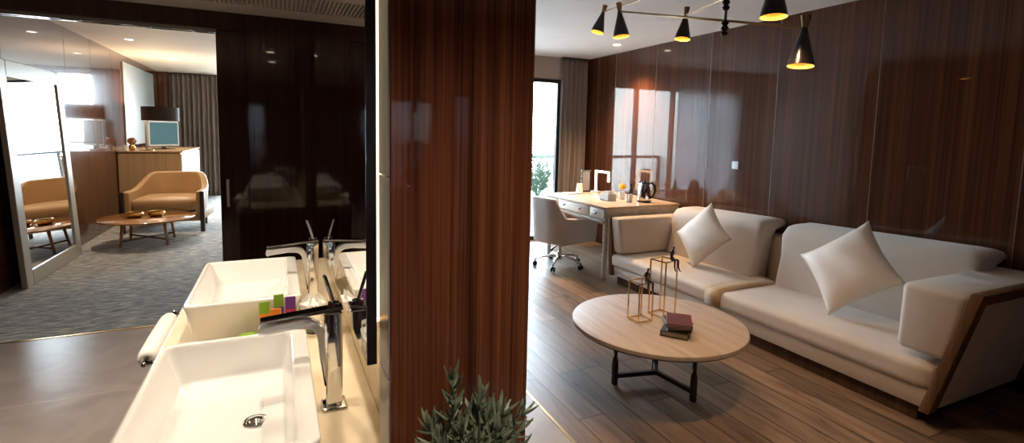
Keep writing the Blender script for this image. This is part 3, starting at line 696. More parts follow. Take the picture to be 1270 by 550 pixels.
# ================================================================== DESK CHAIR
def ushell(bm, c, yaw, w, d, zbot, ztop, th, n=28, rows=8, flare=.06, ex=.62, dz=None):
    """U-shaped wrap-around shell; ztop(s) gives the rim height, s=0 at the middle of the back and 1 at the arm fronts"""
    R = Matrix.Rotation(yaw, 3, 'Z'); c = Vector(c)
    def pt(s, off, f):
        a = s*math.pi/2; sn, cs = math.sin(a), math.cos(a)
        x = math.copysign(abs(sn)**ex, sn)*(w/2-off); y = (abs(cs)**ex)*(d-off) - d/2
        k = 1-flare*(1-f); return Vector((x*k, y*k if y > 0 else y, 0))
    out, inn = [], []
    for i in range(n+1):
        s = -1+2*i/n; zt = ztop(abs(s)); ro, ri = [], []
        for j in range(rows+1):
            f = j/rows; z = zbot+(zt-zbot)*f
            p = R @ pt(s, 0, f); ro.append(bm.verts.new(c+p+Vector((0, 0, z))))
            p = R @ pt(s, th, f); ri.append(bm.verts.new(c+p+Vector((0, 0, z))))
        out.append(ro); inn.append(ri)
    for i in range(n):
        for j in range(rows):
            bm.faces.new((out[i][j], out[i+1][j], out[i+1][j+1], out[i][j+1])); bm.faces.new((inn[i][j+1], inn[i+1][j+1], inn[i+1][j], inn[i][j]))
        bm.faces.new((out[i][rows], out[i+1][rows], inn[i+1][rows], inn[i][rows])); bm.faces.new((out[i+1][0], out[i][0], inn[i][0], inn[i+1][0]))
    for i in (0, n):
        for j in range(rows): bm.faces.new((out[i][j], out[i][j+1], inn[i][j+1], inn[i][j]))
    return bm
CH = Vector((2.86, 4.86, 0))
oc = thing('desk_chair', CH, 'beige upholstered swivel desk chair on a chrome five star base', 'chair')
yaw = rad(-90+12)       # front towards +x
def rim(s): return .80 - .02*s if s < .30 else (.794 - (s-.30)/.28*.205 if s < .58 else .589 - (s-.58)*.06)
b = B(); ushell(b, CH, yaw+math.pi, .60, .60, .30, rim, .055, 44, 8, .10, .55)
b2 = obj('backrest_shell', b, M['chair_fabric'], oc, True, 50); bv = b2.modifiers.new('soft', 'BEVEL'); bv.width = .014; bv.segments = 3; bv.limit_method = 'ANGLE'; bv.angle_limit = rad(50)
b = B(); rounded(b, (0, 0, 0), (.45, .44, .13), .05, 5, puff=.015); bmesh.ops.transform(b, matrix=Matrix.Translation(CH+Vector((.05, .01, .40))) @ Matrix.Rotation(yaw+math.pi, 4, 'Z'), verts=b.verts); obj('seat', b, M['chair_fabric'], oc, True)
b = B(); rounded(b, (0, 0, 0), (.42, .40, .09), .04, 4); bmesh.ops.transform(b, matrix=Matrix.Translation(CH+Vector((.03, .006, .315))) @ Matrix.Rotation(yaw+math.pi, 4, 'Z'), verts=b.verts); obj('seat_pan', b, M['chair_fabric'], oc, True)
b = B(); lathe(b, [(0, .07), (.028, .07), (.028, .16), (.018, .165), (.018, .27), (0, .27)], CH, 20); obj('gas_column', b, M['chrome'], oc, True, 40)
b = B(); tube(b, [CH+Vector((0, 0, .245)), CH+Vector((-.10, -.06, .235)), CH+Vector((-.16, -.10, .215))], [.008, .007, .011], 8); obj('tilt_lever', b, M['black'], oc, True)
for i in range(5):
    a = rad(10+72*i); dr = Vector((math.cos(a), math.sin(a), 0)); b = B()
    tube(b, [CH+Vector((0, 0, .105)), CH+dr*.08+Vector((0, 0, .115)), CH+dr*.18+Vector((0, 0, .105)), CH+dr*.27+Vector((0, 0, .075))], [.020, .018, .015, .012], 8, flat=.8); ob = obj('base_arm', b, M['chrome'], oc, True)
    b = B(); c2 = CH+dr*.275; sd = Vector((-dr.y, dr.x, 0))
    for sg in (-1, 1): lathe(b, [(0, -.009), (.022, -.009), (.026, -.005), (.026, .005), (.022, .009), (0, .009)], c2+sd*.015*sg+Vector((0, 0, .0262)), 18, sd)
    tube(b, [c2+Vector((0, 0, .026)), c2+Vector((0, 0, .08))], .007, 6); obj('caster', b, M['black'], oc, True, 40)

# ================================================================== CURTAINS
def curtain(name, x0, x1, y, z0, z1, n, amp, label, pinch=None):
    b = B(); K = n*10; rings = []
    zs = [z0, z0+.3, z0+.7, z0+1.1, z0+1.6, z0+2.0, z1-.06, z1]
    for i in range(K+1):
        t = i/K; col = []
        for z in zs:
            sh = 0 if not pinch else pinch*(1-(z-z0)/(z1-z0))*(1-t)
            col.append(b.verts.new((x0+(x1-x0)*t-sh, y+amp*math.sin(2*math.pi*n*t+.25*math.sin(z*2))*(.75+.25*math.sin(3.1*t*n)), z)))
        rings.append(col)
    for a, c in zip(rings, rings[1:]):
        for k in range(len(zs)-1): b.faces.new((a[k], c[k], c[k+1], a[k+1]))
    t = thing(name, ((x0+x1)/2, y, z0), label, 'curtain')
    o = obj('curtain_panel', b, M['curtain'], t, True); md = o.modifiers.new('thickness', 'SOLIDIFY'); md.thickness = .004
    b = B(); box(b, x0-.02, x1+.02, y-.02, y+.02, z1, z1+.02, .003, 1); obj('track', b, M['win_frame'], t)
curtain('window_curtain', 3.575, 3.96, 6.11, .01, 2.515, 5, .035, 'taupe floor length curtain gathered at the living room window', .04)
curtain('window_curtain', -2.0, -1.13, 12.46, .01, 2.55, 10, .05, 'long taupe pleated curtain at the end of the bedroom')

M['sheer'] = bpy.data.materials.new('white_sheer'); M['sheer'].use_nodes = True
_t = M['sheer'].node_tree; _n = _t.nodes; _n.clear(); _o = _n.new('ShaderNodeOutputMaterial'); _m = _n.new('ShaderNodeMixShader'); _a = _n.new('ShaderNodeBsdfTranslucent'); _d = _n.new('ShaderNodeBsdfDiffuse')
_a.inputs[0].default_value = (.85, .87, .9, 1); _d.inputs[0].default_value = (.8, .8, .8, 1); _m.inputs[0].default_value = .25
_t.links.new(_a.outputs[0], _m.inputs[1]); _t.links.new(_d.outputs[0], _m.inputs[2]); _t.links.new(_m.outputs[0], _o.inputs[0])
def sheer():  # added out of sight to soften daylight and its wall reflection
    b = B(); K = 160; x0, x1, y = .75, 2.36, 6.12; cols = []
    for i in range(K+1):
        t = i/K; cols.append([b.verts.new((x0+(x1-x0)*t, y+.03*math.sin(2*math.pi*16*t), z)) for z in (.01, 2.515)])
    for a, c in zip(cols, cols[1:]): b.faces.new((a[0], c[0], c[1], a[1]))
    t = thing('light_softening_sheer', ((x0+x1)/2, y, .01), 'added white sheer softening light at the hidden left of the living room window', 'curtain')
    obj('curtain_panel', b, M['sheer'], t, True); b = B(); box(b, x0-.02, x1+.02, y-.02, y+.02, 2.515, 2.535, .003, 1); obj('track', b, M['win_frame'], t)
sheer()
# ---- potted palm on the balcony
pp = thing('potted_palm', (3.66, 6.95, -.03), 'green potted palm standing outside the living room window', 'plant')
b = B(); lathe(b, [(0, 0), (.15, 0), (.19, .33), (.20, .36), (.17, .36), (.16, .32), (0, .31)], (3.66, 6.95, -.03), 28); obj('pot', b, M['ltgrey'], pp, True, 40)
b = B(); rnd = random.Random(3)
st = B()
for i in range(15):
    a = i*2.4+.3; L = rnd.uniform(.75, 1.25); lean = rnd.uniform(.12, .40); dr = Vector((math.cos(a), math.sin(a), 0)); base = Vector((3.66, 6.95, .28))
    pts = []
    for k in range(10):
        t = k/9; pts.append(base + Vector((0, 0, L*(t-.28*t*t*lean*2))) + dr*(lean*L*t*t*.9+.03*t))
    tube(st, pts, [.008*(1-.8*k/9)+.001 for k in range(10)], 5)
    for k in range(3, 10):
        for sub in (0, .5):
            p = pts[k] if sub == 0 or k == 9 else (pts[k]+pts[k+1])/2
            d = (pts[k]-pts[k-1]).normalized(); sdv = d.cross(Vector((0, 0, 1)));
            if sdv.length < .05: sdv = d.cross(dr+Vector((.1, .2, 0)))
            sdv.normalize()
            for sg in (-1, 1):
                l = .26*(1-.5*(k-3)/7)*rnd.uniform(.8, 1.1); tip = p + (d*.75+sdv*sg*.65+Vector((0, 0, -.22))).normalized()*l
                m_ = (p+tip)/2+Vector((0, 0, .012)); w = d*.013
                vs = [b.verts.new(q) for q in (p, m_-w, tip, m_+w)]; b.faces.new(vs)
obj('fronds', b, M['palm'], pp); obj('stalks', st, M['palm'], pp)

# ================================================================== CHANDELIER
HUB = Vector((1.950, 1.829, 0))
ch = thing('chandelier', (HUB.x, HUB.y, H_L), 'brass arm chandelier with black cone shades above the coffee table', 'chandelier')
JA, JB, JC = 2.003, 2.124, 2.27
b = B(); tube(b, [(HUB.x, HUB.y, JA-.01), (HUB.x, HUB.y, H_L)], .007, 10); obj('stem', b, M['dark_chrome'], ch, True)
b = B(); lathe(b, [(0, 0), (.06, 0), (.06, -.018), (.02, -.03), (0, -.03)], (HUB.x, HUB.y, H_L), 28); obj('ceiling_plate', b, M['brass'], ch, True, 40)
def joint(z):
    b = B(); lathe(b, [(0, -.038), (.012, -.036), (.018, -.022), (.010, -.014), (.019, 0), (.010, .014), (.018, .022), (.012, .036), (0, .038)], (HUB.x, HUB.y, z), 16); obj('joint', b, M['black'], ch, True)
for z in (JA, JB, JC): joint(z)
def shade(waist, axis, s=1.0):
    """axis points up; black cone below the waist, small brass funnel above"""
    w = Vector(waist); ax = Vector(axis).normalized(); n = 28
    b = B(); lathe(b, [(.0125*s, 0), (.019*s, -.03*s), (.034*s, -.085*s), (.0475*s, -.135*s), (.054*s, -.170*s)], w, n, ax); o = obj('lamp_shade', b, M['black'], ch, True, 60)
    b = B(); lathe(b, [(.011*s, -.002), (.0175*s, -.03*s), (.0325*s, -.085*s), (.046*s, -.135*s), (.0525*s, -.1695*s), (.0538*s, -.1702*s)], w, n, ax); obj('gilded_lining', b, M['shade_in'], o, True, 60)
    b = B(); lathe(b, [(.0125*s, 0), (.014*s, .012*s), (.021*s, .055*s), (.0195*s, .055*s), (.0125*s, .012*s), (0, .008*s)], w, n, ax); o2 = obj('brass_funnel', b, M['brass'], ch, True, 60)
    b = B(); bc = w-ax*.105*s; rounded(b, bc, (.032*s, .032*s, .04*s), .0155*s, 4); obj('bulb', b, M['bulb'], ch, True)
    l = light('shade_light', 'SPOT', w-ax*.135*s, BULB*6, WARM, .018, (0, 0, 0), 125, .8); l.parent = ch; l.location = (w-ax*.135*s)-Vector(ch.location)
    l.rotation_euler = ax.to_track_quat('Z', 'Y').to_euler()
s1w = Vector((2.060, 3.007, 2.330)); s2w = Vector((1.972, 2.70, 2.262)); s3w = Vector((2.217, 2.379, 2.203)); s5w = Vector((1.946, 1.413, 1.932))
jb = Vector((HUB.x, HUB.y, JB)); s4w = jb + (jb-s3w)*.78 + Vector((0, 0, .04)); jc = Vector((HUB.x, HUB.y, JC))
s6w = jc + (jc-s1w)*.7
def rod(p, q): b = B(); tube(b, [p, q], .006, 8); obj('arm', b, M['brass'], ch, True)
rod(s2w, s5w); rod(s3w, s4w); rod(s1w, jc)
shade(s1w, (.28, -.05, 1), .85); shade(s2w, (-.03, .14, 1), .95); shade(s3w, (.16, .04, 1), .85); shade(s5w, (.12, .04, 1), .92); shade(s4w, (.05, .05, 1), .92)

# ---- wall plates
def plate(name, c, size, label, cat):
    t = thing(name, c, label, cat); x, y, z = c; h = size/2
    b = B(); box(b, x-.008, x, y-h, y+h, z-h, z+h, .003, 2); obj('plate', b, M['silver'], t)
    b = B(); box(b, x-.011, x-.008, y-h*.5, y+h*.5, z-h*.6, z+h*.6, .002, 1); obj('rocker', b, M['silver'], t)
plate('light_switch', (XR, 3.52, 1.222), .075, 'small square switch plate on the panelled wall above the sofa', 'switch')

# ================================================================== VANITY
CZ = .69
vc = thing('vanity_cabinet', (-.08, 2.0, 0), 'dark wood vanity cabinet under the cream stone counter', 'cabinet')
b = B(); box(b, -.35, .195, .80, 3.24, .12, .63, .003, 1); obj('carcass', b, M['veneer_dark'], vc)
for i in range(4):
    b = B(); y0 = .81+i*.605; box(b, -.368, -.35, y0, y0+.60, .13, .625, .003, 1); d = obj('cabinet_door', b, M['veneer_dark'], vc)
    b = B(); box(b, -.385, -.368, y0+.27, y0+.33, .60, .612, .003, 1); obj('handle', b, M['chrome'], d)
b = B(); box(b, -.33, .19, .85, 3.20, 0, .12); obj('plinth', b, M['black'], vc)
b = B(); box(b, -.395, .244, 1.215, 3.27, .63, CZ, .004, 2); box(b, -.395, .205, .78, 1.2155, .63, CZ, .004, 2); tag(obj('vanity_counter', b, M['cream_stone']), 'cream stone vanity counter under both white basins', 'counter')

def basin(y0, y1, label):
    x0, x1 = -.322, .070; z0, z1 = CZ, .84
    t = thing('vessel_basin', ((x0+x1)/2, (y0+y1)/2, z0), label, 'basin', 'white vessel basins on the counter')
    cx, cy = (x0+x1)/2, (y0+y1)/2
    def ring(bm, hx, hy, z, r, ox=0, n=6):
        vs = []
        for (sx, sy, a0) in ((1, 1, 0), (-1, 1, 90), (-1, -1, 180), (1, -1, 270)):
            for k in range(n+1):
                a = rad(a0+90*k/n); vs.append(bm.verts.new((cx+ox+sx*(hx-r)+r*math.cos(a), cy+sy*(hy-r)+r*math.sin(a), z)))
        return vs
    hx, hy = (x1-x0)/2, (y1-y0)/2
    b = B()
    rs = [ring(b, hx-.03, hy-.03, z0, .03), ring(b, hx-.022, hy-.022, z0+.006, .03), ring(b, hx-.006, hy-.006, z1-.03, .028), ring(b, hx, hy, z1-.008, .026), ring(b, hx-.002, hy-.002, z1-.002, .025), ring(b, hx-.006, hy-.006, z1, .022),
          ring(b, hx-.028, hy-.018, z1, .020, -.014), ring(b, hx-.031, hy-.021, z1-.003, .020, -.014), ring(b, hx-.034, hy-.024, z1-.012, .020, -.014), ring(b, hx-.058, hy-.062, z0+.060, .016, -.008), ring(b, hx-.061, hy-.066, z0+.053, .016, -.008), ring(b, hx-.066, hy-.072, z0+.0505, .016, -.008), ring(b, hx-.12, hy-.16, z0+.046, .03, 0), ring(b, .03, .03, z0+.040, .028, .06)]
    n = len(rs[0])
    for p, q in zip(rs, rs[1:]):
        for k in range(n): b.faces.new((p[k], p[(k+1) % n], q[(k+1) % n], q[k]))
    b.faces.new(rs[0][::-1]); b.faces.new(rs[-1]); obj('bowl', b, M['ceramic'], t, True, 50)
    b = B(); lathe(b, [(0, .0), (.028, .0), (.030, .003), (.026, .006), (.022, .005), (.018, .009), (0, .011)], (cx+.06, cy, z0+.041), 28); obj('drain', b, M['chrome'], t, True, 40)
    return t
basin(1.055, 1.718, 'white rectangular vessel basin closest to the camera')
basin(2.066, 2.735, 'white rectangular vessel basin farther along the counter')

def faucet(y, label):
    x = .131
    t = thing('faucet', (x, y, CZ), label, 'faucet', 'chrome faucets behind the basins')
    b = B(); box(b, x-.034, x+.034, y-.034, y+.034, CZ, CZ+.010, .005, 3); obj('base_plate', b, M['chrome'], t, True, 40)
    b = B(); hexa(b, [(x-.022, y-.022, CZ+.01), (x+.022, y-.022, CZ+.01), (x+.022, y+.022, CZ+.01), (x-.022, y+.022, CZ+.01), (x-.025, y-.022, CZ+.282), (x+.025, y-.022, CZ+.282), (x+.025, y+.022, CZ+.282), (x-.025, y+.022, CZ+.282)], .006, 3); obj('column', b, M['chrome'], t, True, 40)
    # arched spout ribbon in x,z
    up_ = [(x-.186, CZ+.262), (x-.12, CZ+.266), (x-.075, CZ+.268)] + [(x-.075+.052*math.sin(a), CZ+.216+.052*math.cos(a)) for a in (.4, .8, 1.2, 1.57)] + [(x-.0225, CZ+.15), (x-.0225, CZ+.07)]
    lo_ = [(x-.024, CZ+.07), (x-.036, CZ+.14), (x-.041, CZ+.20)] + [(x-.075+.034*math.sin(a), CZ+.214+.034*math.cos(a)) for a in (1.4, 1.0, .6, .25)] + [(x-.10, CZ+.247), (x-.168, CZ+.243), (x-.184, CZ+.234), (x-.190, CZ+.246)]
    b = B(); prism(b, up_+lo_, 'y', y-.019, y+.019, .003, 2); obj('spout', b, M['whitened_chrome'], t, True, 40)
    b = B(); hexa(b, [(x-.185, y-.019, CZ+.272), (x+.026, y-.022, CZ+.285), (x+.026, y+.022, CZ+.285), (x-.185, y+.019, CZ+.272), (x-.185, y-.019, CZ+.279), (x+.026, y-.022, CZ+.296), (x+.026, y+.022, CZ+.296), (x-.185, y+.019, CZ+.279)], .002, 1); obj('top_plate', b, M['dark_chrome'], t)
    b = B(); bar(b, (x+.004, y, CZ+.295), (x-.022, y-.004, CZ+.385), .020, .009, .002); obj('lever', b, M['dark_chrome'], t)
    b = B(); lathe(b, [(0, 0), (.017, 0), (.016, .010), (0, .012)], (x+.002, y, CZ+.295), 18); obj('lever_cap', b, M['chrome'], t, True, 40)
faucet(1.467, 'tall chrome faucet at the closer basin')
faucet(2.41, 'tall chrome faucet at the farther basin')

mi = thing('bathroom_mirror', (.18, 1.86, .97), 'tall backlit bathroom mirror above the vanity counter', 'mirror')
b = B(); box(b, .1675, .188, 1.092, 2.63, .968, 2.28); box(b, .188, .243, 2.60, 2.63, .968, 2.28); box(b, .188, .243, 1.30, 2.63, 2.262, 2.28); obj('edge_and_light_shield', b, M['black'], mi)  # far end return added to screen the backlight from the dark wall
b = B(); box(b, .166, .1676, 1.094, 2.628, .970, 2.278); obj('mirror_glass', b, M['mirror'], mi)
b = B(); box(b, .20, .243, 1.30, 1.312, .99, 2.26); box(b, .20, .243, 1.30, 2.55, .985, .997); obj('light_strip', b, M['led'], mi)

def tube_pack(c, h, w, cols, label, yaw=0):
    t = thing('toiletry_tube', c, label, 'toiletry', 'bright toiletry tubes between the basins')
    m = Matrix.Translation(c) @ Matrix.Rotation(yaw, 4, 'Z')
    b = B(); 
    hexa(b, [(-w/2, -.014, .02), (w/2, -.014, .02), (w/2, .014, .02), (-w/2, .014, .02), (-w/2, -.002, h), (w/2, -.002, h), (w/2, .002, h), (-w/2, .002, h)], .0015, 1); 
    for f in b.faces: f.material_index = 1 if f.calc_center_median().z > h*.78 else 0
    bmesh.ops.bisect_plane(b, geom=list(b.verts)+list(b.edges)+list(b.faces), plane_co=(0, 0, h*.72), plane_no=(0, 0, 1))
    for f in b.faces: f.material_index = 1 if f.calc_center_median().z > h*.72 else 0
    bmesh.ops.transform(b, matrix=m, verts=b.verts); obj('tube_body', b, cols, t)
    b = B(); lathe(b, [(0, 0), (w*.36, 0), (w*.36, .02), (0, .02)], c, 16); obj('cap', b, cols[1], t, True, 40)
cg, cor, cpu, cma = mat('lime_green', (.22, .42, .03), .4), mat('orange_print', (.72, .22, .02), .4), mat('purple_print', (.14, .03, .24), .4), mat('magenta_print', (.42, .02, .10), .4)
tube_pack(Vector((-.058, 2.015, CZ)), .155, .036, [cor, cg], 'orange toiletry tube with a green end, leftmost of the bright tubes', rad(8))
tube_pack(Vector((-.020, 1.985, CZ)), .135, .036, [cor, cor], 'plain orange toiletry tube in front of its neighbours', rad(-6))
tube_pack(Vector((-.010, 2.035, CZ)), .172, .034, [cpu, cg], 'purple toiletry tube with a green end, tallest at the back', rad(5))
tube_pack(Vector((.030, 2.015, CZ)), .165, .036, [cma, cpu], 'magenta toiletry tube with a purple end, rightmost of the bright tubes', rad(-4))
b = B(); rounded(b, (-.115, 2.025, CZ+.0202), (.06, .045, .040), .014, 3); tag(obj('soap_packet', b, cg, None, True), 'lime green wrapped soap on the counter before the orange tubes', 'soap')
gt = thing('drinking_glass', (.112, 2.06, CZ), 'drinking glass under a pleated white paper cover behind the near faucet', 'glass')
b = B(); lathe(b, [(0, 0), (.030, 0), (.036, .11), (.034, .11), (.028, .006), (0, .006)], (.112, 2.06, CZ), 28); obj('tumbler', b, M['glass'], gt, True, 40)
b = B(); K = 36; r0 = [b.verts.new((.112+.040*math.cos(a), 2.06+.040*math.sin(a), CZ+.08)) for a in [2*math.pi*k/K for k in range(K)]]
r1 = [b.verts.new((.112+(.040+.012*(k % 2))*math.cos(2*math.pi*k/K), 2.06+(.040+.012*(k % 2))*math.sin(2*math.pi*k/K), CZ+.118)) for k in range(K)]
r2 = [b.verts.new((.112+.018*math.cos(2*math.pi*k/K), 2.06+.018*math.sin(2*math.pi*k/K), CZ+.128+.03*(k % 6 == 0))) for k in range(K)]
for p, q in ((r0, r1), (r1, r2)):
    for k in range(K): b.faces.new((p[k], p[(k+1) % K], q[(k+1) % K], q[k]))
b.faces.new(r2); obj('paper_cover', b, M['paper'], gt)
# towel rail and rolled towel along the counter front
for (ya, yb, lab) in ((2.02, 2.58, 'dark chrome towel rail under the white towel beside the counter'), (.95, 1.53, 'dark chrome towel rail along the counter edge closest to the camera')):
    tr = thing('towel_rail', (-.44, (ya+yb)/2, .66), lab, 'rail')
    b = B(); tube(b, [(-.432, ya, .666), (-.432, yb, .666)], .007, 12); obj('bar', b, M['dark_chrome'], tr, True)
    for y in (ya+.02, yb-.02): b = B(); tube(b, [(-.432, y, .666), (-.394, y, .666)], .008, 8); obj('bracket', b, M['dark_chrome'], tr, True)
b = B(); lathe(b, [(.0085, 0), (.020, 0), (.029, .010), (.032, .03), (.034, .20), (.032, .39), (.029, .41), (.020, .42), (.0085, .42)], (-.432, 2.07, .666), 24, (0, 1, 0), closed=True)
tag(obj('hand_towel', b, M['towel'], None, True), 'white hand towel rolled over the rail by the counter', 'towel')
# small framed card at the near end of the counter (seen in the reflections)
fc = thing('framed_card', (-.08, .84, CZ), 'small square white framed card on the counter, seen reflected in dark wall', 'frame')
b = B(); 
for q in ((-.16, 0, 0, .03), (-.16, 0, .13, .16), (-.16, -.13, .03, .13), (-.03, 0, .03, .13)): box(b, q[0], q[1], .835, .850, CZ+q[2], CZ+q[3], .002, 1)
obj('frame', b, M['paper'], fc)
b = B(); box(b, -.135, -.025, .838, .846, CZ+.025, CZ+.135); obj('card', b, M['book3'], fc)

# ================================================================== HERB PLANT BY THE PILLAR
PC = Vector((.350, .955, 0))
ps = thing('plant_stand', PC, 'dark wood pedestal under the herb pot before the pillar', 'stand')
b = B(); box(b, PC.x-.09, PC.x+.11, PC.y-.12, PC.y+.12, .60, .63, .004, 2); obj('stand_top', b, M['wood_dark'], ps)
for sx in (-1, 1):
    for sy in (-1, 1): b = B(); box(b, PC.x+.01+sx*.085-.012, PC.x+.01+sx*.085+.012, PC.y+sy*.10-.012, PC.y+sy*.10+.012, 0, .60, .002, 1); obj('leg', b, M['wood_dark'], ps)
hp = thing('potted_herb', PC+Vector((0, 0, .63)), 'bushy grey green potted plant in front of the wood clad pillar', 'plant')
b = B(); lathe(b, [(0, 0), (.055, 0), (.075, .12), (.08, .13), (.07, .13), (.066, .11), (0, .105)], PC+Vector((0, 0, .63)), 28); obj('pot', b, M['pot'], hp, True, 40)
b = B(); lathe(b, [(0, .112), (.067, .110)], PC+Vector((0, 0, .63)), 24); obj('soil', b, M['soil'], hp)
rnd = random.Random(11)
stem = B(); lf = B()
def leaf(bm, p, d, L, w, curl):
    d, u, v = frame_of(d); nseg = 5; rings = []
    if v.z < 0: v = -v; u = -u
    for i in range(nseg+1):
        t = i/nseg; ww = w*(.45+.9*math.sin(math.pi*min(1, t*.75+.2)))*(1 if t < .85 else .62); c = p+d*L*t+v*(curl*L*t*t)
        th = ww*.30
        rings.append([bm.verts.new(c+u*ww*.5), bm.verts.new(c+v*th), bm.verts.new(c-u*ww*.5), bm.verts.new(c-v*th*.6)])
    for a, q in zip(rings, rings[1:]):
        for k in range(4): bm.faces.new((a[k], a[(k+1) % 4], q[(k+1) % 4], q[k]))
    bm.faces.new(rings[0][::-1]); bm.faces.new(rings[-1])
for i in range(22):
    a = i*2.399; rr = .018+.118*math.sqrt((i+.5)/22); hgt = rnd.uniform(.10, .20)*(1-.35*(rr/.17)**2)+(.045 if i in (1, 6) else -.015)
    base = PC+Vector((.03*math.cos(a), .03*math.sin(a), .742)); tip = PC+Vector((rr*math.cos(a)*1.0+.01, rr*math.sin(a)*.7, .742+hgt))
    mid = base.lerp(tip, .5)+Vector((0, 0, .02)); pts = [base, base.lerp(mid, .6), mid, mid.lerp(tip, .55)+Vector((0, 0, .004)), tip]
    tube(stem, pts, [.0035, .003, .003, .0025, .002], 6)
    N = 16
    for k in range(N):
        t = .25+.75*k/(N-1); sI = t*4; q = pts[min(3, int(sI))].lerp(pts[min(4, int(sI)+1)], sI-int(sI))
        al = k*2.399+i; axis = (pts[4]-pts[2]).normalized(); _, u, v = frame_of(axis)
        op = .95 if k < N-4 else .45
        dd = axis*(.55+.5*(k/N)) + (u*math.cos(al)+v*math.sin(al))*op
        leaf(lf, q, dd, rnd.uniform(.034, .052)*(1 if k < N-2 else .7), rnd.uniform(.0065, .0085), rnd.uniform(.05, .35))
obj('stems', stem, M['leaf'], hp, True); obj('leaves', lf, M['leaf'], hp, True, 60)

# ================================================================== BEDROOM
fm = thing('framed_mirror', (XL, 6.5, 0), 'tall mirror in a wide champagne frame standing against the left wall', 'mirror')
y0, y1, zt, fw, th = 5.80, 7.20, 2.03, .14, .045
b = B()
def lean(bm):
    for v in bm.verts: v.co.x += .10*(1-v.co.z/zt)
for q in ((y0, y0+fw, 0, zt), (y1-fw, y1, 0, zt), (y0+fw, y1-fw, 0, fw), (y0+fw, y1-fw, zt-fw, zt)): box(b, XL+.002, XL+th, q[0], q[1], q[2], q[3], .006, 2)
lean(b)
obj('frame', b, M['mirror_frame'], fm)
b = B(); box(b, XL+.004, XL+.03, y0+fw-.01, y1-fw+.01, fw-.01, zt-fw+.01); lean(b); obj('mirror_glass', b, M['mirror'], fm)

AC = Vector((-1.42, 8.72, 0))
ac = thing('armchair', AC, 'camel leather barrel armchair with dark wood trim in the bedroom', 'chair')
def rim2(s):
    t = max(0, min(1, (s-.30)/.62)); return .80 - .225*(t*t*(3-2*t))
yw = rad(-6)
b = B(); ushell(b, AC, yw, .96, .80, .17, rim2, .085, 40, 8, .05, .6); o = obj('barrel_shell', b, M['armchair'], ac, True, 50); bv = o.modifiers.new('soft', 'BEVEL'); bv.width = .02; bv.segments = 3; bv.limit_method = 'ANGLE'; bv.angle_limit = rad(50)
b = B(); rounded(b, (0, 0, 0), (.79, .68, .18), .06, 5, puff=.03); bmesh.ops.transform(b, matrix=Matrix.Translation(AC+Vector((0, -.06, .38))) @ Matrix.Rotation(yw, 4, 'Z'), verts=b.verts); obj('seat_cushion', b, M['armchair'], ac, True)
b = B(); box(b, -.46, .46, -.40, .36, .15, .28, .02, 3); bmesh.ops.transform(b, matrix=Matrix.Translation(AC) @ Matrix.Rotation(yw, 4, 'Z'), verts=b.verts); obj('seat_base', b, M['armchair'], ac, True, 40)
for sx in (-1, 1):
    b = B(); box(b, sx*.475-.028, sx*.475+.028, -.435, -.395, .0, .575, .008, 2)
    bmesh.ops.transform(b, matrix=Matrix.Translation(AC) @ Matrix.Rotation(yw, 4, 'Z'), verts=b.verts); obj('front_leg', b, M['wood_dark'], ac, True, 40)
    b = B(); box(b, sx*.36-.02, sx*.36+.02, .26, .30, .0, .17, .005, 2); bmesh.ops.transform(b, matrix=Matrix.Translation(AC) @ Matrix.Rotation(yw, 4, 'Z'), verts=b.verts); obj('rear_leg', b, M['wood_dark'], ac, True, 40)
TC = Vector((-1.52, 7.68, 0))
bt = thing('side_table', TC, 'low round amber wood table with crossed legs before the armchair', 'table')
b = B(); lathe(b, [(0, .33), (.50, .33), (.512, .322), (.50, .305), (.46, .298), (0, .298)], TC, 56); obj('table_top', b, M['orange_wood'], bt, True, 35)
for i in range(4):
    a = rad(45+90*i); dr = Vector((math.cos(a), math.sin(a), 0)); b = B(); tube(b, [TC+dr*.34, TC+dr*.30+Vector((0, 0, .30))], [.014, .018], 10); obj('leg', b, M['orange_wood'], bt, True)
b = B()
for i in range(2):
    a = rad(45+90*i); dr = Vector((math.cos(a), math.sin(a), 0)); tube(b, [TC-dr*.33+Vector((0, 0, .07)), TC+dr*.33+Vector((0, 0, .07))], .011, 8)
obj('cross_stretcher', b, M['dark_chrome'], bt, True)
for (dx, dy, lab) in ((-.13, -.02, 'left one of two small gilded bowls on the low amber table'), (.09, .02, 'right one of two small gilded bowls on the low amber table')):
    b = B(); c = TC+Vector((dx, dy, .33)); lathe(b, [(0, 0), (.06, 0), (.095, .028), (.098, .048), (.085, .064), (.078, .062), (.088, .045), (.055, .010), (0, .008)], c, 32)
    tag(obj('bowl', b, M['gold'], None, True, 40), lab, 'bowl', 'gilded bowls on the amber table')
cb = thing('tv_cabinet', (-1.79, 10.3, 0), 'long pale wood cabinet with white front along the bedroom wall', 'cabinet')
b = B(); box(b, XL+.01, -1.39, 9.36, 11.3, .0, 1.07, .004, 1); obj('carcass', b, M['cabinet'], cb)
for i in range(3): b = B(); box(b, -1.39, -1.372, 9.38+i*.64, 9.38+i*.64+.63, .03, 1.04, .003, 1); d = obj('cabinet_door', b, M['cabinet_white'], cb); h = B(); box(h, -1.372, -1.355, 9.38+i*.64+.05, 9.38+i*.64+.065, .5, .66, .003, 1); obj('handle', h, M['chrome'], d)
b = B(); box(b, XL+.005, -1.36, 9.34, 11.32, 1.07, 1.09, .004, 1); obj('cabinet_top', b, M['cabinet'], cb)
tv = thing('television', (-1.74, 10.15, 1.09), 'flat television in silver frame on the long bedroom cabinet', 'television')
tm = Matrix.Translation((-1.74, 10.15, 1.09)) @ Matrix.Rotation(rad(46), 4, 'Z')
def tvb(q, bev, name, m): b = B(); box(b, *q, bev, 2); bmesh.ops.transform(b, matrix=tm, verts=b.verts); return obj(name, b, m, tv)
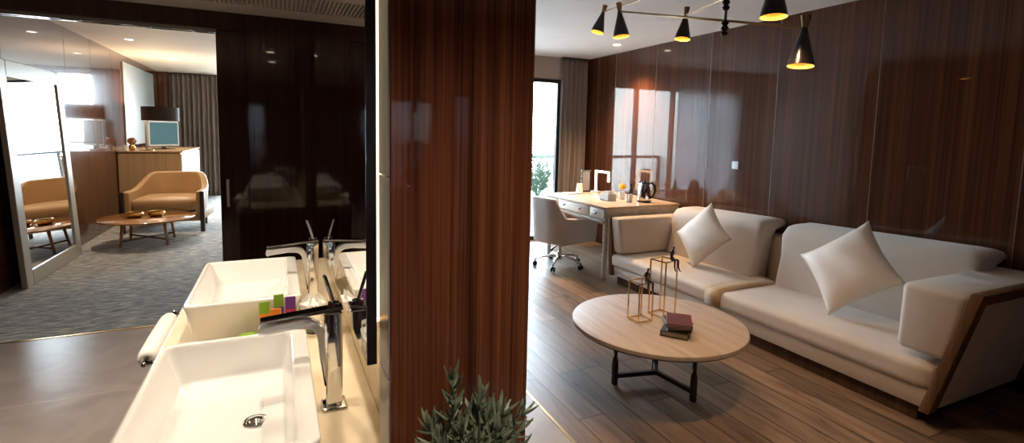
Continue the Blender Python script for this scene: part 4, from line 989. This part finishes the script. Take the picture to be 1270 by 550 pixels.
tvb((-.26, .26, -.02, .02, .05, .47, ), .006, 'housing', M['silver']); tvb((-.235, .235, -.024, -.018, .085, .445), 0, 'screen', M['screen']); tvb((-.03, .03, -.015, .015, .01, .06), .003, 'neck', M['black']); tvb((-.14, .14, -.09, .09, 0, .012), .003, 'foot', M['black'])
LC = Vector((-1.69, 9.70, 1.09))
fl = thing('table_lamp', LC, 'lamp with wide dark drum shade standing on the bedroom cabinet', 'lamp')
b = B(); lathe(b, [(0, 0), (.10, 0), (.10, .014), (.02, .022), (0, .022)], LC+Vector((-.20, 0, 0)), 32); obj('base', b, M['brass'], fl, True, 40)
b = B(); tube(b, [LC+Vector((-.20, 0, .02)), LC+Vector((-.20, 0, .60)), LC+Vector((0, 0, .61))], .013, 10); obj('pole', b, M['mirror_frame'], fl, True)
M['shade_dark'] = fabric('dark_brown_shade', (.022, .011, .008), (.03, .016, .011))
b = B(); lathe(b, [(.246, .47), (.252, .47), (.252, .685), (.246, .685)], LC, 48, closed=True); obj('drum_shade', b, M['shade_dark'], fl, True, 40)
b = B(); lathe(b, [(0, .478), (.246, .478), (.246, .484), (0, .484)], LC, 40); obj('diffuser', b, M['lamp_on'], fl, True, 40)
ll = light('table_lamp_light', 'POINT', LC, 20, (1, .72, .44), .05); ll.parent = fl; ll.location = (0, 0, .64)
b = B(); lathe(b, [(0, .0), (.03, .0), (.05, .05), (.02, .09), (.018, .10), (.0, .10)], (-2.06, 9.62, 1.09), 20); vs = thing('ornament_vase', (-2.06, 9.62, 1.09), 'amber ornament vase on the cabinet beside the lamp pole', 'vase'); obj('vase', b, M['gold'], vs, True)
b = B()
for i in range(18): a = i*2.4; z = 1-2*(i+.5)/18; r = math.sqrt(1-z*z); rounded(b, (-2.06+.042*r*math.cos(a), 9.62+.042*r*math.sin(a), 1.235+.042*z), (.044, .044, .036), .016, 2)
obj('blooms', b, M['orange_wood'], vs, True)
lathe_thing('white_cup', (-2.10, 9.44, 1.09), [(0, 0), (.03, 0), (.035, .09), (.032, .09), (.027, .008), (0, .008)], M['whitegl'], 'small white cup on the wall end of the bedroom cabinet', 'cup')
b = B(); box(b, XL+.001, XL+.02, 9.87, 12.0, 1.16, 2.47, .003, 1); M['frost'] = mat('frosted_panel', (.30, .33, .32), .5); tag(obj('frosted_screen', b, M['frost']), 'pale frosted glass panel on the wall above the bedroom cabinet', 'panel')
